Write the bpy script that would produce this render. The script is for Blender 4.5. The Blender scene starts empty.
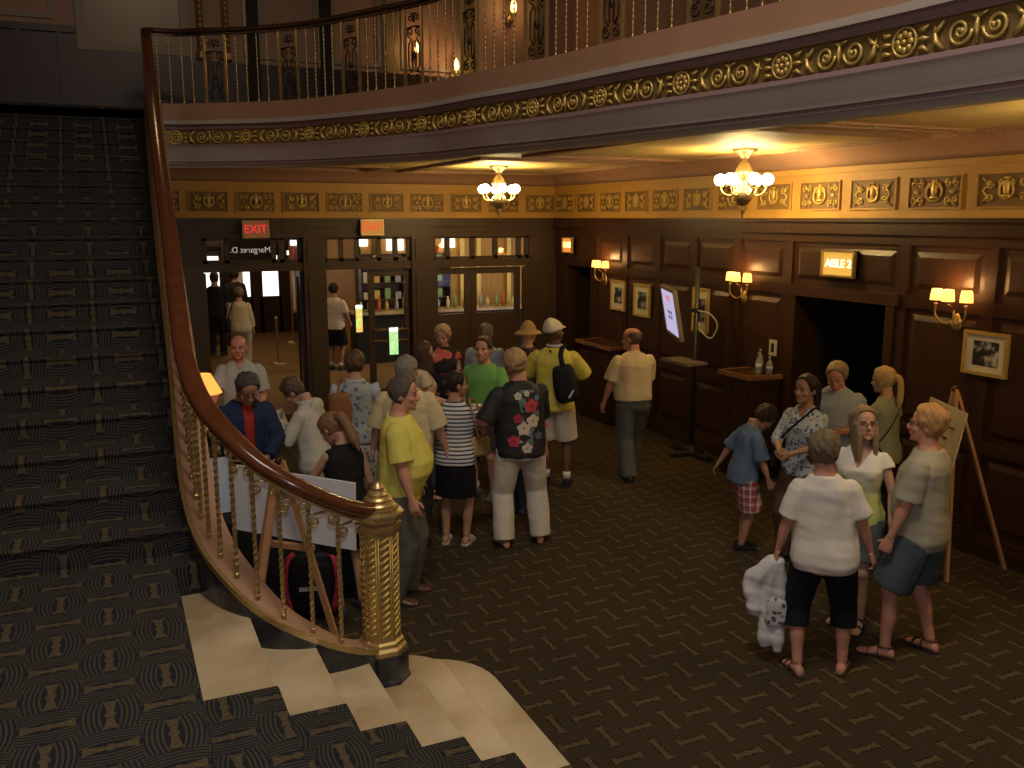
LP=dict(chand=160,sconce=6,tlamp=4,vest=32,mez=4,atrium=230,flash=120,exp=0.12)
import bpy, bmesh, math, random
from mathutils import Vector, Matrix, noise
random.seed(7)
PI=math.pi
R=math.radians
SC=bpy.context.scene
COL=SC.collection
V=Vector

# ------------------------------------------------------------ node helper
class X:
    """a socket that can be used in arithmetic"""
    def __init__(s,nt,k): s.nt=nt; s.k=k
    def _m(s,op,a,b=None,c=None):
        n=s.nt.nodes.new('ShaderNodeMath'); n.operation=op
        for i,q in enumerate((a,b,c)):
            if q is None: continue
            if isinstance(q,X): s.nt.links.new(q.k,n.inputs[i])
            else: n.inputs[i].default_value=q
        return X(s.nt,n.outputs[0])
    def __add__(s,o): return s._m('ADD',s,o)
    __radd__=__add__
    def __sub__(s,o): return s._m('SUBTRACT',s,o)
    def __rsub__(s,o): return s._m('SUBTRACT',o,s)
    def __mul__(s,o): return s._m('MULTIPLY',s,o)
    __rmul__=__mul__
    def __truediv__(s,o): return s._m('DIVIDE',s,o)
    def __gt__(s,o): return s._m('GREATER_THAN',s,o)
    def __lt__(s,o): return s._m('LESS_THAN',s,o)
    def f(s,op,o=None,c=None): return s._m(op,s,o,c)
    def abs(s): return s._m('ABSOLUTE',s)
    def fract(s): return s._m('FRACT',s)
    def floor(s): return s._m('FLOOR',s)
    def sin(s): return s._m('SINE',s)
    def mx(s,o): return s._m('MAXIMUM',s,o)
    def mn(s,o): return s._m('MINIMUM',s,o)

class Mat:
    def __init__(s,name,col=(.5,.5,.5),rough=.6,metal=0,spec=.5,emit=None,es=0,trans=0,alpha=1,coat=0):
        m=bpy.data.materials.new(name); m.use_nodes=True; s.m=m; s.nt=m.node_tree
        s.b=[n for n in s.nt.nodes if n.type=='BSDF_PRINCIPLED'][0]
        i=s.b.inputs
        i['Base Color'].default_value=(*col,1); i['Roughness'].default_value=rough; i['Metallic'].default_value=metal
        i['Specular IOR Level'].default_value=spec
        if trans: i['Transmission Weight'].default_value=trans
        if alpha<1: i['Alpha'].default_value=alpha
        if coat: i['Coat Weight'].default_value=coat
        if emit: i['Emission Color'].default_value=(*emit,1); i['Emission Strength'].default_value=es
    def n(s,t,**k):
        n=s.nt.nodes.new('ShaderNode'+t)
        for a,b in k.items(): setattr(n,a,b)
        return n
    def coord(s,kind='Object'):
        t=s.n('TexCoord'); sp=s.n('SeparateXYZ'); s.nt.links.new(t.outputs[kind],sp.inputs[0])
        return [X(s.nt,sp.outputs[i]) for i in range(3)], t.outputs[kind]
    def mix(s,f,a,b):
        n=s.n('Mix',data_type='RGBA')
        if isinstance(f,X): s.nt.links.new(f.k,n.inputs[0])
        else: n.inputs[0].default_value=f
        for k,q in ((6,a),(7,b)):
            if isinstance(q,tuple): n.inputs[k].default_value=(*q,1)
            else: s.nt.links.new(q,n.inputs[k])
        return n.outputs[2]
    def base(s,o): s.nt.links.new(o,s.b.inputs['Base Color']); return s
    def noise(s,scale,detail=3,vec=None,stretch=None):
        n=s.n('TexNoise'); n.inputs['Scale'].default_value=scale; n.inputs['Detail'].default_value=detail
        if vec is None: vec=s.n('TexCoord').outputs['Object']
        if stretch:
            mp=s.n('Mapping'); mp.inputs['Scale'].default_value=stretch; s.nt.links.new(vec,mp.inputs[0]); vec=mp.outputs[0]
        s.nt.links.new(vec,n.inputs['Vector'])
        return X(s.nt,n.outputs[0])
    def bump(s,h,strength=.3,dist=.01):
        n=s.n('Bump'); n.inputs['Strength'].default_value=strength; n.inputs['Distance'].default_value=dist
        s.nt.links.new(h.k,n.inputs['Height']); s.nt.links.new(n.outputs[0],s.b.inputs['Normal']); return s

MATS={}
def flat(name,col,rough=.6,**k):
    if name not in MATS: MATS[name]=Mat(name,col,rough,**k)
    return MATS[name]
def fabric(name,col,var=.12,rough=.85):
    if name in MATS: return MATS[name]
    m=Mat(name,col,rough,spec=.2); n=m.noise(9,3)
    d=tuple(c*(1-var) for c in col); l=tuple(min(1,c*(1+var)) for c in col)
    m.base(m.mix(n,d,l)); m.bump(m.noise(260,1),.15,.002); MATS[name]=m; return m
def wood(name,c1,c2,rough=.35,stretch=(6,6,.8),bump=.1):
    m=Mat(name,c1,rough,spec=.4); n=m.noise(6,5,stretch=stretch); m.base(m.mix(n,c1,c2)); m.bump(m.noise(40,2,stretch=stretch),bump,.003)
    MATS[name]=m; return m
def metal(name,col,rough=.35,bump=0,var=.35):
    m=Mat(name,col,rough,metal=1); n=m.noise(22,4); m.base(m.mix(n,tuple(c*(1-var) for c in col),col))
    if bump: m.bump(m.noise(70,3),bump,.004)
    MATS[name]=m; return m

# carpet ------------------------------------------------------------
def carpet(name,bg,line,gold):
    m=Mat(name,bg,.95,spec=.1)
    (u,v,w),_=m.coord('UV')
    u=u*(1/.213); v=v*(1/.235)
    a=u.fract()-.5; b=v.fract()-.5
    par=((u.floor()+v.floor())*.5).fract()>.25
    l=a*par+b*(1-par); c=b*par+a*(1-par)
    la=l.abs(); ca=c.abs()
    bar=(ca<(la*la*.36+.056))*(la<.44)
    fl=((la-.0).abs()<.05)*(ca<.095)
    bar=bar.mx(fl)
    cc=ca+la*la*.32
    ln=((cc*(2*PI/.085)).sin()>.1)*(cc>.15)*(1-bar)
    n=m.noise(60,2,vec=m.n('TexCoord').outputs['UV'])
    big=m.noise(1.2,3,vec=m.n('TexCoord').outputs['UV'])
    c1=m.mix(ln*(n*.9+.2),bg,line)
    c2=m.mix(bar*(n*1.1+.1),c1,gold)
    c3=m.mix((big-.3)*.25,c2,tuple(x*.5 for x in bg))
    m.base(c3); m.bump(m.noise(400,1,vec=m.n('TexCoord').outputs['UV']),.4,.004)
    return m
M_carpet=carpet('lobby_carpet',(.028,.022,.015),(.078,.058,.031),(.135,.097,.047))
M_carpet2=carpet('stair_carpet',(.017,.018,.023),(.082,.070,.047),(.122,.092,.047))
M_carpet3=carpet('vestibule_carpet',(.22,.14,.075),(.26,.18,.1),(.3,.2,.11))
M_wood=wood('dark_walnut_paneling',(.026,.011,.006),(.058,.024,.011),.40)
M_woodd=wood('darker_walnut',(.028,.013,.008),(.055,.026,.014),.35)
M_woodg=wood('greyed_oak_doors',(.045,.028,.018),(.075,.048,.030),.4)
M_rail=wood('mahogany_handrail',(.060,.019,.008),(.13,.042,.016),.2,stretch=(3,1,3),bump=.03)
M_ease=wood('pine_easel_wood',(.38,.19,.09),(.5,.27,.13),.5)
M_gold=metal('gilded_plaster',(.80,.56,.16),.42,.3); M_gold.b.inputs['Metallic'].default_value=.55
M_goldd=metal('antique_gilding',(.34,.24,.09),.42,.5); M_goldd.b.inputs['Metallic'].default_value=.5
M_bronze=metal('gilded_bronze',(.62,.45,.19),.36,.15); M_bronze.b.inputs['Metallic'].default_value=.75
M_iron=metal('dark_wrought_iron',(.09,.07,.05),.45)
M_chrome=metal('brushed_steel',(.6,.6,.62),.3)
M_ochre=Mat('ochre_painted_plaster',(.50,.29,.085),.55); _n=M_ochre.noise(5,4); M_ochre.base(M_ochre.mix(_n,(.46,.25,.045),(.56,.32,.065)))
M_tan=Mat('tan_painted_plaster',(.36,.20,.12),.6); _n=M_tan.noise(4,4); M_tan.base(M_tan.mix(_n,(.31,.17,.10),(.40,.23,.14)))
M_grey=Mat('grey_mauve_plaster',(.33,.29,.27),.6); _n=M_grey.noise(4,4); M_grey.base(M_grey.mix(_n,(.37,.32,.28),(.46,.40,.35)))
M_mauve=flat('mauve_plaster_line',(.25,.16,.16),.6)
M_cream=Mat('ceiling_cream_plaster',(.58,.45,.26),.6); _n=M_cream.noise(3,4); M_cream.base(M_cream.mix(_n,(.54,.39,.14),(.64,.48,.19)))
M_marble=Mat('cream_marble',(.62,.53,.38),.28,spec=.5)
_n=M_marble.noise(3.5,6); _n2=M_marble.noise(1.2,4); M_marble.base(M_marble.mix((_n-.45)*2.6,M_marble.mix((_n2-.38)*3.5,(.34,.24,.13),(.58,.47,.31)),(.62,.53,.38)))
M_bmarble=Mat('black_marble',(.03,.033,.038),.2,spec=.6); _n=M_bmarble.noise(6,7); M_bmarble.base(M_bmarble.mix((_n-.5)*2.5,(.02,.022,.028),(.13,.14,.15)))
M_glass=Mat('clear_glass',(1,1,1),.02,trans=1,spec=.5)
M_white=flat('white_foam_board',(.72,.75,.80),.6)
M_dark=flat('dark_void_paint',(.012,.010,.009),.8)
M_black=flat('black_plastic',(.015,.015,.017),.4)
def emis(name,col,s,base=(.1,.1,.1)): return Mat(name,base,.5,emit=col,es=s)
M_bulb=emis('chandelier_globe_glow',(1,.80,.50),30,(.9,.8,.6))
M_shade=emis('sconce_shade_glow',(1,.44,.09),2.4,(.8,.5,.2))
M_tlamp=emis('table_lamp_shade_glow',(1,.34,.05),1.25,(.8,.5,.2))
M_flame=emis('candle_bulb_glow',(1,.60,.25),14,(.9,.8,.6))
M_dim=emis('dim_wall_lamp_glow',(1,.55,.15),3.0,(.9,.8,.6))

# ------------------------------------------------------------ mesh builder
class MB:
    def __init__(s): s.v=[]; s.f=[]; s.uv=None
    def add(s,vs,fs):
        o=len(s.v); s.v+= [tuple(p) for p in vs]; s.f+=[tuple(i+o for i in f) for f in fs]; return s
    def box(s,x0,x1,y0,y1,z0,z1,M=None):
        vs=[V((x,y,z)) for z in (z0,z1) for y in (y0,y1) for x in (x0,x1)]
        if M: vs=[M@p for p in vs]
        return s.add(vs,[(0,2,3,1),(4,5,7,6),(0,1,5,4),(2,6,7,3),(0,4,6,2),(1,3,7,5)])
    def rings(s,rs,cap=True,closed=False):
        n=len(rs[0]); vs=[p for r in rs for p in r]; fs=[]
        m=len(rs)
        for i in range(m if closed else m-1):
            for j in range(n):
                a=i*n+j; b=i*n+(j+1)%n; c=((i+1)%m)*n+(j+1)%n; d=((i+1)%m)*n+j
                fs.append((a,b,c,d))
        if cap and not closed: fs+= [tuple(range(n))[::-1], tuple((m-1)*n+j for j in range(n))]
        return s.add(vs,fs)
    def tube(s,pts,rad,n=8,closed=False,flatn=None,twist=0,cap=True):
        pts=[V(p) for p in pts]; m=len(pts)
        if not hasattr(rad,'__len__'): rad=[rad]*m
        prev=None; rs=[]
        for i,p in enumerate(pts):
            if closed: t=pts[(i+1)%m]-pts[i-1]
            else: t=pts[min(i+1,m-1)]-pts[max(i-1,0)]
            if t.length<1e-9: t=V((0,0,1))
            t.normalize()
            if prev is None:
                a=V((0,0,1)) if abs(t.z)<.9 else V((0,1,0))
                u=t.cross(a).normalized()
            else:
                u=prev-t*prev.dot(t)
                if u.length<1e-6: u=t.orthogonal()
                u.normalize()
            prev=u; w=t.cross(u)
            r=rad[i]; ra,rb=(r if hasattr(r,'__len__') else (r,r))
            rs.append([p+u*math.cos(2*PI*j/n+twist*i)*ra+w*math.sin(2*PI*j/n+twist*i)*rb for j in range(n)])
        return s.rings(rs,cap=cap,closed=closed)
    def lathe(s,prof,c=(0,0,0),n=16,M=None):
        rs=[[V((r*math.cos(2*PI*j/n),r*math.sin(2*PI*j/n),z)) for j in range(n)] for r,z in prof]
        c=V(c); rs=[[(M@p if M else p)+c for p in r] for r in rs]
        return s.rings(rs)
    def ell(s,c,r,n=12,m=8,M=None):
        c=V(c); rs=[]
        if not hasattr(r,'__len__'): r=(r,r,r)
        for i in range(m+1):
            a=-PI/2+PI*i/m; k=max(math.cos(a),.02)
            rs.append([V((r[0]*k*math.cos(2*PI*j/n),r[1]*k*math.sin(2*PI*j/n),r[2]*math.sin(a))) for j in range(n)])
        rs=[[(M@p if M else p)+c for p in q] for q in rs]
        return s.rings(rs)
    def build(s,name,mat=None,parent=None,smooth=False,loc=None,rz=0,uvf=None,angle=None,mats=None,mif=None):
        me=bpy.data.meshes.new(name); me.from_pydata(s.v,[],s.f); me.validate()
        bm=bmesh.new(); bm.from_mesh(me); bmesh.ops.recalc_face_normals(bm,faces=bm.faces)
        if uvf:
            l=bm.loops.layers.uv.new('UVMap')
            for f in bm.faces:
                for lp in f.loops: lp[l].uv=uvf(lp.vert.co,f.normal)
        bm.to_mesh(me); bm.free()
        return link(me,name,mat,parent,smooth,loc,rz,angle,mats,mif)
def link(me,name,mat,parent=None,smooth=False,loc=None,rz=0,angle=None,mats=None,mif=None):
    o=bpy.data.objects.new(name,me); COL.objects.link(o)
    for q in (mats or [mat]):
        if q: me.materials.append(q.m if isinstance(q,Mat) else q)
    if mif:
        for p in me.polygons: p.material_index=mif(p)
    if smooth or angle:
        for p in me.polygons: p.use_smooth=True
        if angle:
            try: me.set_sharp_from_angle(angle=R(angle))
            except Exception: pass
    if parent: o.parent=parent
    if loc: o.location=loc
    o.rotation_euler.z=rz
    return o
def empty(name,loc=(0,0,0),rz=0,parent=None):
    o=bpy.data.objects.new(name,None); COL.objects.link(o); o.location=loc; o.rotation_euler.z=rz
    o.empty_display_size=.1
    if parent: o.parent=parent
    return o
def tag(o,label=None,cat=None,group=None,kind=None):
    if label: o['label']=label
    if cat: o['category']=cat
    if group: o['group']=group
    if kind: o['kind']=kind
    return o
def struct(o): o['kind']='structure'; return o
def copy_tree(o,parent=None):
    c=o.copy(); COL.objects.link(c); c.parent=parent
    for ch in list(o.children): copy_tree(ch,c)
    return c
def text(name,s,size,mat,parent,M,ext=.004,align='CENTER'):
    cu=bpy.data.curves.new(name,'FONT'); cu.body=s; cu.size=size; cu.extrude=ext; cu.align_x=align; cu.align_y='CENTER'
    o=bpy.data.objects.new(name,cu); COL.objects.link(o); cu.materials.append(mat.m if isinstance(mat,Mat) else mat)
    bpy.context.view_layer.update()
    dg=bpy.context.evaluated_depsgraph_get()
    me=bpy.data.meshes.new_from_object(o.evaluated_get(dg))
    bpy.data.objects.remove(o)
    o=bpy.data.objects.new(name,me); COL.objects.link(o)
    if not me.materials: me.materials.append(mat.m if isinstance(mat,Mat) else mat)
    o.parent=parent; o.matrix_local=M
    return o
def frame_M(origin,xdir,zdir):
    """local x -> xdir, local y -> up-ish zdir, local z -> normal"""
    x=V(xdir).normalized(); y=V(zdir).normalized(); n=x.cross(y).normalized(); y=n.cross(x)
    M=Matrix((x,y,n)).transposed().to_4x4(); M.translation=V(origin); return M
def spiral(c,r0,turns,n=22,start=0,sgn=1,plane='xz',r1=.12):
    pts=[]
    for i in range(n+1):
        t=i/n; r=r0*(1-(1-r1)*t); a=start+sgn*2*PI*turns*t
        pts.append(V((c[0]+r*math.cos(a),c[1],c[2]+r*math.sin(a))))
    return pts
def resample(pts,step):
    pts=[V(p) for p in pts]; out=[pts[0].copy()]; acc=0
    d=[0]
    for i in range(1,len(pts)): d.append(d[-1]+(pts[i]-pts[i-1]).length)
    n=max(2,round(d[-1]/step)); k=0
    for i in range(1,n+1):
        t=d[-1]*i/n
        while k<len(d)-2 and d[k+1]<t: k+=1
        q=(t-d[k])/max(1e-9,d[k+1]-d[k]); out.append(pts[k].lerp(pts[k+1],q))
    return out
def smoothcurve(ctrl,sub=8):
    P=[V(p) for p in ctrl]; P=[P[0]*2-P[1]]+P+[P[-1]*2-P[-2]]; out=[]
    for i in range(1,len(P)-2):
        for k in range(sub):
            t=k/sub; a,b,c,d=P[i-1],P[i],P[i+1],P[i+2]
            out.append(.5*((2*b)+(c-a)*t+(2*a-5*b+4*c-d)*t*t+(3*b-a-3*c+d)*t**3))
    out.append(P[-2]); return out
def nrm2(pts,i):
    t=pts[min(i+1,len(pts)-1)]-pts[max(i-1,0)]; t=V((t.x,t.y,0)).normalized(); return V((t.y,-t.x,0))

# ------------------------------------------------------------ dimensions
H=2.95; XR=6.9; YB=13.6; ZC=3.64; ZM=4.19; ZB=3.53; ZT=4.25
YAW=R(24.2)
FASC=smoothcurve([(.62,11.47),(.9,11.44),(1.13,11.28),(1.62,10.95),(2.15,10.4),(2.7,9.4),(3.0,8.75),(3.2,7.85),(3.45,6.95),(3.64,5.9),(3.82,5.0),(3.93,4.2),(3.99,3.3),(4.02,2),(4.02,-1),(4.02,-4)],8)
FASC=[V((p.x,p.y,0)) for p in FASC]
def camlook():
    cam=bpy.data.cameras.new('camera'); o=bpy.data.objects.new('camera',cam); COL.objects.link(o)
    cam.sensor_width=36; cam.lens=900/1024*36; cam.clip_end=200; cam.clip_start=.05
    o.location=(0,0,H); o.rotation_euler=(PI/2-math.atan(166/900),0,-YAW); SC.camera=o
camlook()

def uv_xy(p,n): return (p.x,p.y)
def uv_stair(p,n): return (p.x,p.y+p.z)
# ------------------------------------------------------------ floor & shell
struct(MB().box(-8,XR+.3,-5,YB+.1,-.2,0).build('floor',M_carpet,uvf=uv_xy))
def wallbox(name,mat,*b): return struct(MB().box(*b).build(name,mat))
struct(MB().box(-1.5,12.5,YB+.1,26,-.2,0).build('floor_vestibule',M_carpet3,uvf=uv_xy))
# right wall: dark panelled, lower storey, with the aisle recess and a second dark doorway
rw=MB()
TH=.3
def wx(y0,y1,z0,z1,x0=XR,x1=XR+TH): rw.box(x0,x1,y0,y1,z0,z1)
wx(-5,6.40,0,H); wx(6.40,7.74,2.16,H); wx(7.74,12.28,0,H); wx(12.28,13.1,2.22,H); wx(13.1,YB+.35,0,H)
# stiles, rails and raised fields
def stile(y,w=.11,z0=.0,z1=H-.16): rw.box(XR-.028,XR,y-w/2,y+w/2,z0,z1)
ys=[-.2,1.0,2.2,3.3,4.35,5.35,6.28,7.86,8.75,9.62,10.45,11.3,12.18]
for y in ys: stile(y)
for a,b in zip(ys[:-1],ys[1:]):
    door=(a<6.5<b)
    rails=[(2.70,2.79),(2.12,2.24)] + ([] if door else [(.92,1.02),(0,.2)])
    for z0,z1 in rails: rw.box(XR-.026,XR,a,b,z0,z1)
    fields=[(2.30,2.64)] if door else [(.26,.86),(1.08,2.06),(2.30,2.64)]
    for z0,z1 in fields:
        y0,y1=a+.12,b-.12
        if y1-y0<.15: continue
        vs=[V((XR,y0,z0)),V((XR,y1,z0)),V((XR,y1,z1)),V((XR,y0,z1))]
        k=.05; vi=[V((XR-.02,y0+k,z0+k)),V((XR-.02,y1-k,z0+k)),V((XR-.02,y1-k,z1-k)),V((XR-.02,y0+k,z1-k))]
        rw.add(vs+vi,[(0,1,5,4),(1,2,6,5),(2,3,7,6),(3,0,4,7),(4,5,6,7)])
rw.box(XR-.06,XR,-5,YB,H-.16,H-.03)       # dark cornice under the frieze
rw.box(XR-.09,XR,-5,YB,H-.04,H)
rw.box(XR-.05,XR,7.70,7.80,0,2.2); rw.box(XR-.05,XR,6.34,6.44,0,2.2); rw.box(XR-.058,XR,6.30,7.84,2.12,2.235)
rw.box(XR-.04,XR,12.2,12.3,0,2.26); rw.box(XR-.04,XR,13.08,13.18,0,2.26); rw.box(XR-.048,XR,12.16,13.22,2.2,2.285)
struct(rw.build('wall_right',M_wood))
# recess behind the aisle doorway
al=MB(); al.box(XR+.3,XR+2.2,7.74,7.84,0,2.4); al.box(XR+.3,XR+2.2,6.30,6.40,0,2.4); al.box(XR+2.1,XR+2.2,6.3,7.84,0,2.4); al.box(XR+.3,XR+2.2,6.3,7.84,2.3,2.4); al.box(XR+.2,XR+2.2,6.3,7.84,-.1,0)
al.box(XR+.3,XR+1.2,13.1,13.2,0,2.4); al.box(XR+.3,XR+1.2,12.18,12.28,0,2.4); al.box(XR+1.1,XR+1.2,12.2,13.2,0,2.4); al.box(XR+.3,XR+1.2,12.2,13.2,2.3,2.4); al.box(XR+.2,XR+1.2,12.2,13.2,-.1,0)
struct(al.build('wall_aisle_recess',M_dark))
d=MB(); d.box(-.02,.02,-.0,.62,0,2.12); d.box(-.035,.035,.06,.56,.2,.95); d.box(-.035,.035,.06,.56,1.1,2.0)
do=struct(d.build('door_4',M_wood,loc=(XR+.26,6.44,0),rz=R(-62)))
MB().tube([(-.05,.55,.95),(-.08,.55,.98),(-.08,.55,1.2),(-.05,.55,1.23)],.012).build('door_handle',M_bronze,do,smooth=True)
struct(MB().box(XR-.045,XR,-5,6.34,0,.14).box(XR-.045,XR,7.8,12.2,0,.14).box(XR-.045,XR,13.18,YB,0,.14).build('baseboard_right',M_woodd))
# upper walls & atrium shell
wallbox('wall_atrium_right',M_tan,XR,XR+.3,-5,YB+.3,ZC,9)
wallbox('wall_left',M_tan,-2.9,-2.6,-5,13.2,0,9)
wallbox('wall_front',M_tan,-2.9,XR+.3,-5.3,-5,0,9)
wallbox('ceiling_atrium',M_tan,-2.9,XR+.3,-5.3,14,9,9.2)

# back wall: header, pillars, solid part
bw=MB()
def wy(x0,x1,z0,z1,y0=YB,y1=YB+.18): bw.box(x0,x1,y0,y1,z0,z1)
wy(-2.6,XR+.3,2.69,H)
wy(-2.6,.62,0,2.69); 
wy(.92,1.28,0,2.69,YB-.04); wy(2.70,3.02,0,2.69,YB-.05); wy(4.38,4.74,0,2.69,YB-.05)
wy(6.42,XR+.3,0,2.69)
for a,b in ((1.28,2.70),(3.02,4.38),(4.74,6.42),(.62,.92)):
    wy(a,b,2.18,2.30,YB-.02)
bw.box(-2.6,XR,YB-.05,YB,H-.13,H-.03); bw.box(-2.6,XR,YB-.08,YB,H-.04,H)
bw.box(-2.6,XR,YB-.035,YB,2.66,2.72)
for a,b in ((.98,1.22),(2.76,2.96),(4.44,4.68)): bw.box(a,b,YB-.07,YB-.05,.3,2.1); bw.box(a,b,YB-.07,YB-.05,2.3,2.62)
bw.box(6.48,6.52,YB-.03,YB,0,2.2); bw.box(6.42,XR,YB-.03,YB,2.16,2.24)
struct(bw.build('wall_back',M_woodg))
struct(MB().box(-2.6,.92,YB-.05,YB,0,.16).box(6.45,XR,YB-.05,YB,0,.16).build('baseboard_back',M_woodd))
# transom windows
def transom(name,bays):
    m=MB(); g=MB()
    for a,b,cuts in bays:
        z0,z1=2.30,2.69
        m.box(a,b,YB+.02,YB+.10,z0,z0+.05); m.box(a,b,YB+.02,YB+.10,z1-.06,z1)
        for c in cuts: m.box(c-.035,c+.035,YB+.02,YB+.10,z0,z1)
        g.box(a,b,YB+.055,YB+.061,z0,z1)
    o=struct(m.build(name,M_woodg)); g.build('pane',M_glass,o)
transom('window_1',[(1.28,2.70,[1.31,1.62,2.28,2.40,2.67])])
transom('window_2',[(3.02,4.38,[3.04,3.285,3.53,3.87,4.14,4.36])])
transom('window_3',[(4.74,6.42,[4.76,5.0,5.43,5.83,6.25,6.40])])
# lettering on the far side of the transom, so it reads reversed from here
w_=bpy.data.objects['window_1']
MB().box(1.62,2.28,YB+.075,YB+.085,2.35,2.63).build('sign_backing',flat('black_sign_glass',(.01,.01,.012),.2),w_)
text('lettering','Margaret D.',.118,flat('white_lettering',(.75,.72,.65),.5,emit=(1,.95,.85),es=.25),w_,frame_M((1.955,YB+.05,2.49),(-1,0,0),(0,0,1)),.003)

# glass door leaves
def leaf(name,w,loc,rz=0,bars=True,solid=False,low=.28):
    m=MB(); st=.10; h=2.16
    m.box(0,st,-.022,.022,0,h); m.box(w-st,w,-.022,.022,0,h); m.box(st,w-st,-.022,.022,0,low); m.box(st,w-st,-.022,.022,h-.10,h)
    if solid:
        m.box(st,w-st,-.012,.012,.28,h-.1); m.box(st+.06,w-st-.06,-.02,.02,.36,.95); m.box(st+.06,w-st-.06,-.02,.02,1.05,h-.2)
    o=struct(m.build(name,M_woodg,loc=loc,rz=rz))
    if not solid: MB().box(st,w-st,-.004,.004,low,h-.1).build('pane',M_glass,o)
    if bars:
        b=MB()
        for z in (1.05,1.22):
            b.tube([(.06,-.03,z),(.06,-.08,z),(w-.06,-.08,z),(w-.06,-.03,z)],.018,8)
        b.build('push_bar',M_bronze,o,smooth=True)
    return o
leaf('door_1',.66,(3.04,YB+.1,0),R(86),bars=False)
leaf('door_2',.68,(3.70,YB+.09,0),0)
leaf('door_3',.66,(4.74,YB+.09,0),0,bars=False,low=1.42)
leaf('door_5',.88,(5.41,YB+.09,0),0,bars=False,low=1.42)
leaf('door_6',.70,(1.30,YB+.1,0),R(97),bars=False)
leaf('door_7',.70,(2.68,YB+.1,0),R(84),bars=False)
leaf('door_8',.62,(6.28,YB-.04,0),0,bars=False,solid=True)

# frieze bands
def relief_panel(w,h,kind):
    """gilded relief in the x,z plane facing -y, centre at origin"""
    fr=MB(); t=.014
    for (a,b,c,d) in ((-w/2,w/2,-h/2,-h/2+t),(-w/2,w/2,h/2-t,h/2),(-w/2,-w/2+t,-h/2+t,h/2-t),(w/2-t,w/2,-h/2+t,h/2-t)): fr.box(a,b,-.02,0,c,d)
    m=MB(); r=.0085; y=-.014
    if kind==0:
        for sx in (-1,1):
            for sz in (-1,1):
                for k in (0,1):
                    m.tube(spiral((sx*(w*.30+k*.075-.02),y,sz*h*.25),.038,1.3,14,PI/2*sz,sx*sz),r,5)
            m.ell((sx*w*.33,y,0),(.028,.012,.02),8,5)
        m.tube([V((.085*math.cos(a),y,.02+.085*math.sin(a)-.02)) for a in [2*PI*i/20 for i in range(20)]],r*1.2,5,closed=True)
    else:
        for sx in (-1,1):
            m.tube([(sx*w*.40,y,-h*.36),(sx*w*.30,y,-h*.2),(sx*w*.38,y,0),(sx*w*.28,y,h*.18),(sx*w*.40,y,h*.36)],r,5)
            m.tube(spiral((sx*w*.27,y,h*.18),.04,1.4,14,0,sx),r,5); m.tube(spiral((sx*w*.27,y,-h*.2),.04,1.4,14,PI,-sx),r,5)
        m.tube([V((.065*math.cos(a),y,.075*math.sin(a))) for a in [2*PI*i/20 for i in range(20)]],r*1.2,5,closed=True)
    m.ell((0,-.012,.02),(.03,.022,.075),10,6); m.ell((0,-.012,-.05),(.05,.02,.02),10,6); m.ell((0,-.012,.10),(.035,.016,.014),8,5)
    for sx in (-1,1): m.tube(spiral((sx*.045,y,.055),.03,1.1,10,PI/2,-sx),r,5)
    back=MB().box(-w/2,w/2,-.004,0,-h/2,h/2)
    return fr,m,back
_RP={}
def put_relief(parent,w,h,kind,M):
    k=(round(w,2),round(h,2),kind)
    if k not in _RP:
        fr,m,back=relief_panel(w,h,kind)
        a=back.build('relief_panel',M_ochd,None); b=m.build('scroll_relief',M_gold,a,smooth=True); c=fr.build('frame',M_ochre,a)
        _RP[k]=a; a.parent=parent; a.matrix_local=M; return a
    c=copy_tree(_RP[k],parent); c.matrix_local=M; return c
M_ochd=flat('umber_ground',(.20,.11,.03),.6)
fz=struct(MB().box(-2.6,XR,YB-.02,YB+.2,H,3.46).box(-2.6,XR,YB-.05,YB,H-.005,H+.03).box(-2.6,XR,YB-.045,YB,3.40,3.46).build('trim_1',M_ochre))
k=0; x=.755-.65*4
xs=[]
while x<6.7: xs.append(x); x+=.65
for i,x in enumerate(xs): put_relief(fz,.54,.30,i%2,Matrix.Translation((x+.0,YB-.021,3.18)))
fz2=struct(MB().box(XR-.02,XR+.2,-5,YB,H,3.46).box(XR-.05,XR,-5,YB,H-.005,H+.03).box(XR-.045,XR,-5,YB,3.40,3.46).build('trim_2',M_ochre))
y=13.2; i=0
while y>3:
    put_relief(fz2,.58,.30,i%2,Matrix.Translation((XR-.021,y,3.18))@Matrix.Rotation(-PI/2,4,'Z')); y-=.72; i+=1
# cove between frieze and ceiling
cv=MB()
prof=[(0,3.46),(.03,3.47),(.05,3.52),(.10,3.58),(.17,3.62),(.19,ZC)]
for (q0,q1,ax) in (((-2.6,YB),(XR,YB),'y'),((XR,-5),(XR,YB),'x')):
    rs=[]
    for q,end in ((q0,0),(q1,1)):
        ring=[]
        for o_,z in prof:
            if ax=='y': ring.append(V((q[0]-(o_ if end else 0),YB-o_,z)))
            else: ring.append(V((XR-o_,q[1]-(o_ if end else 0),z)))
        rs.append(ring)
    n=len(prof); cv.add(rs[0]+rs[1],[(i,i+1,n+i+1,n+i) for i in range(n-1)])
struct(cv.build('trim_3',M_tan,angle=60))

# balcony: soffit, floor, fascia
def poly(name,mat,pts,z0,z1,uvf=None):
    m=MB(); n=len(pts)
    m.add([(p.x,p.y,z0) for p in pts]+[(p.x,p.y,z1) for p in pts],[tuple(range(n)),tuple(range(2*n-1,n-1,-1))]+[(i,(i+1)%n,n+(i+1)%n,n+i) for i in range(n)])
    return struct(m.build(name,mat,uvf=uvf))
def off(pts,d): return [pts[i]+nrm2(pts,i)*d for i in range(len(pts))]
SGN=1
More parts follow.
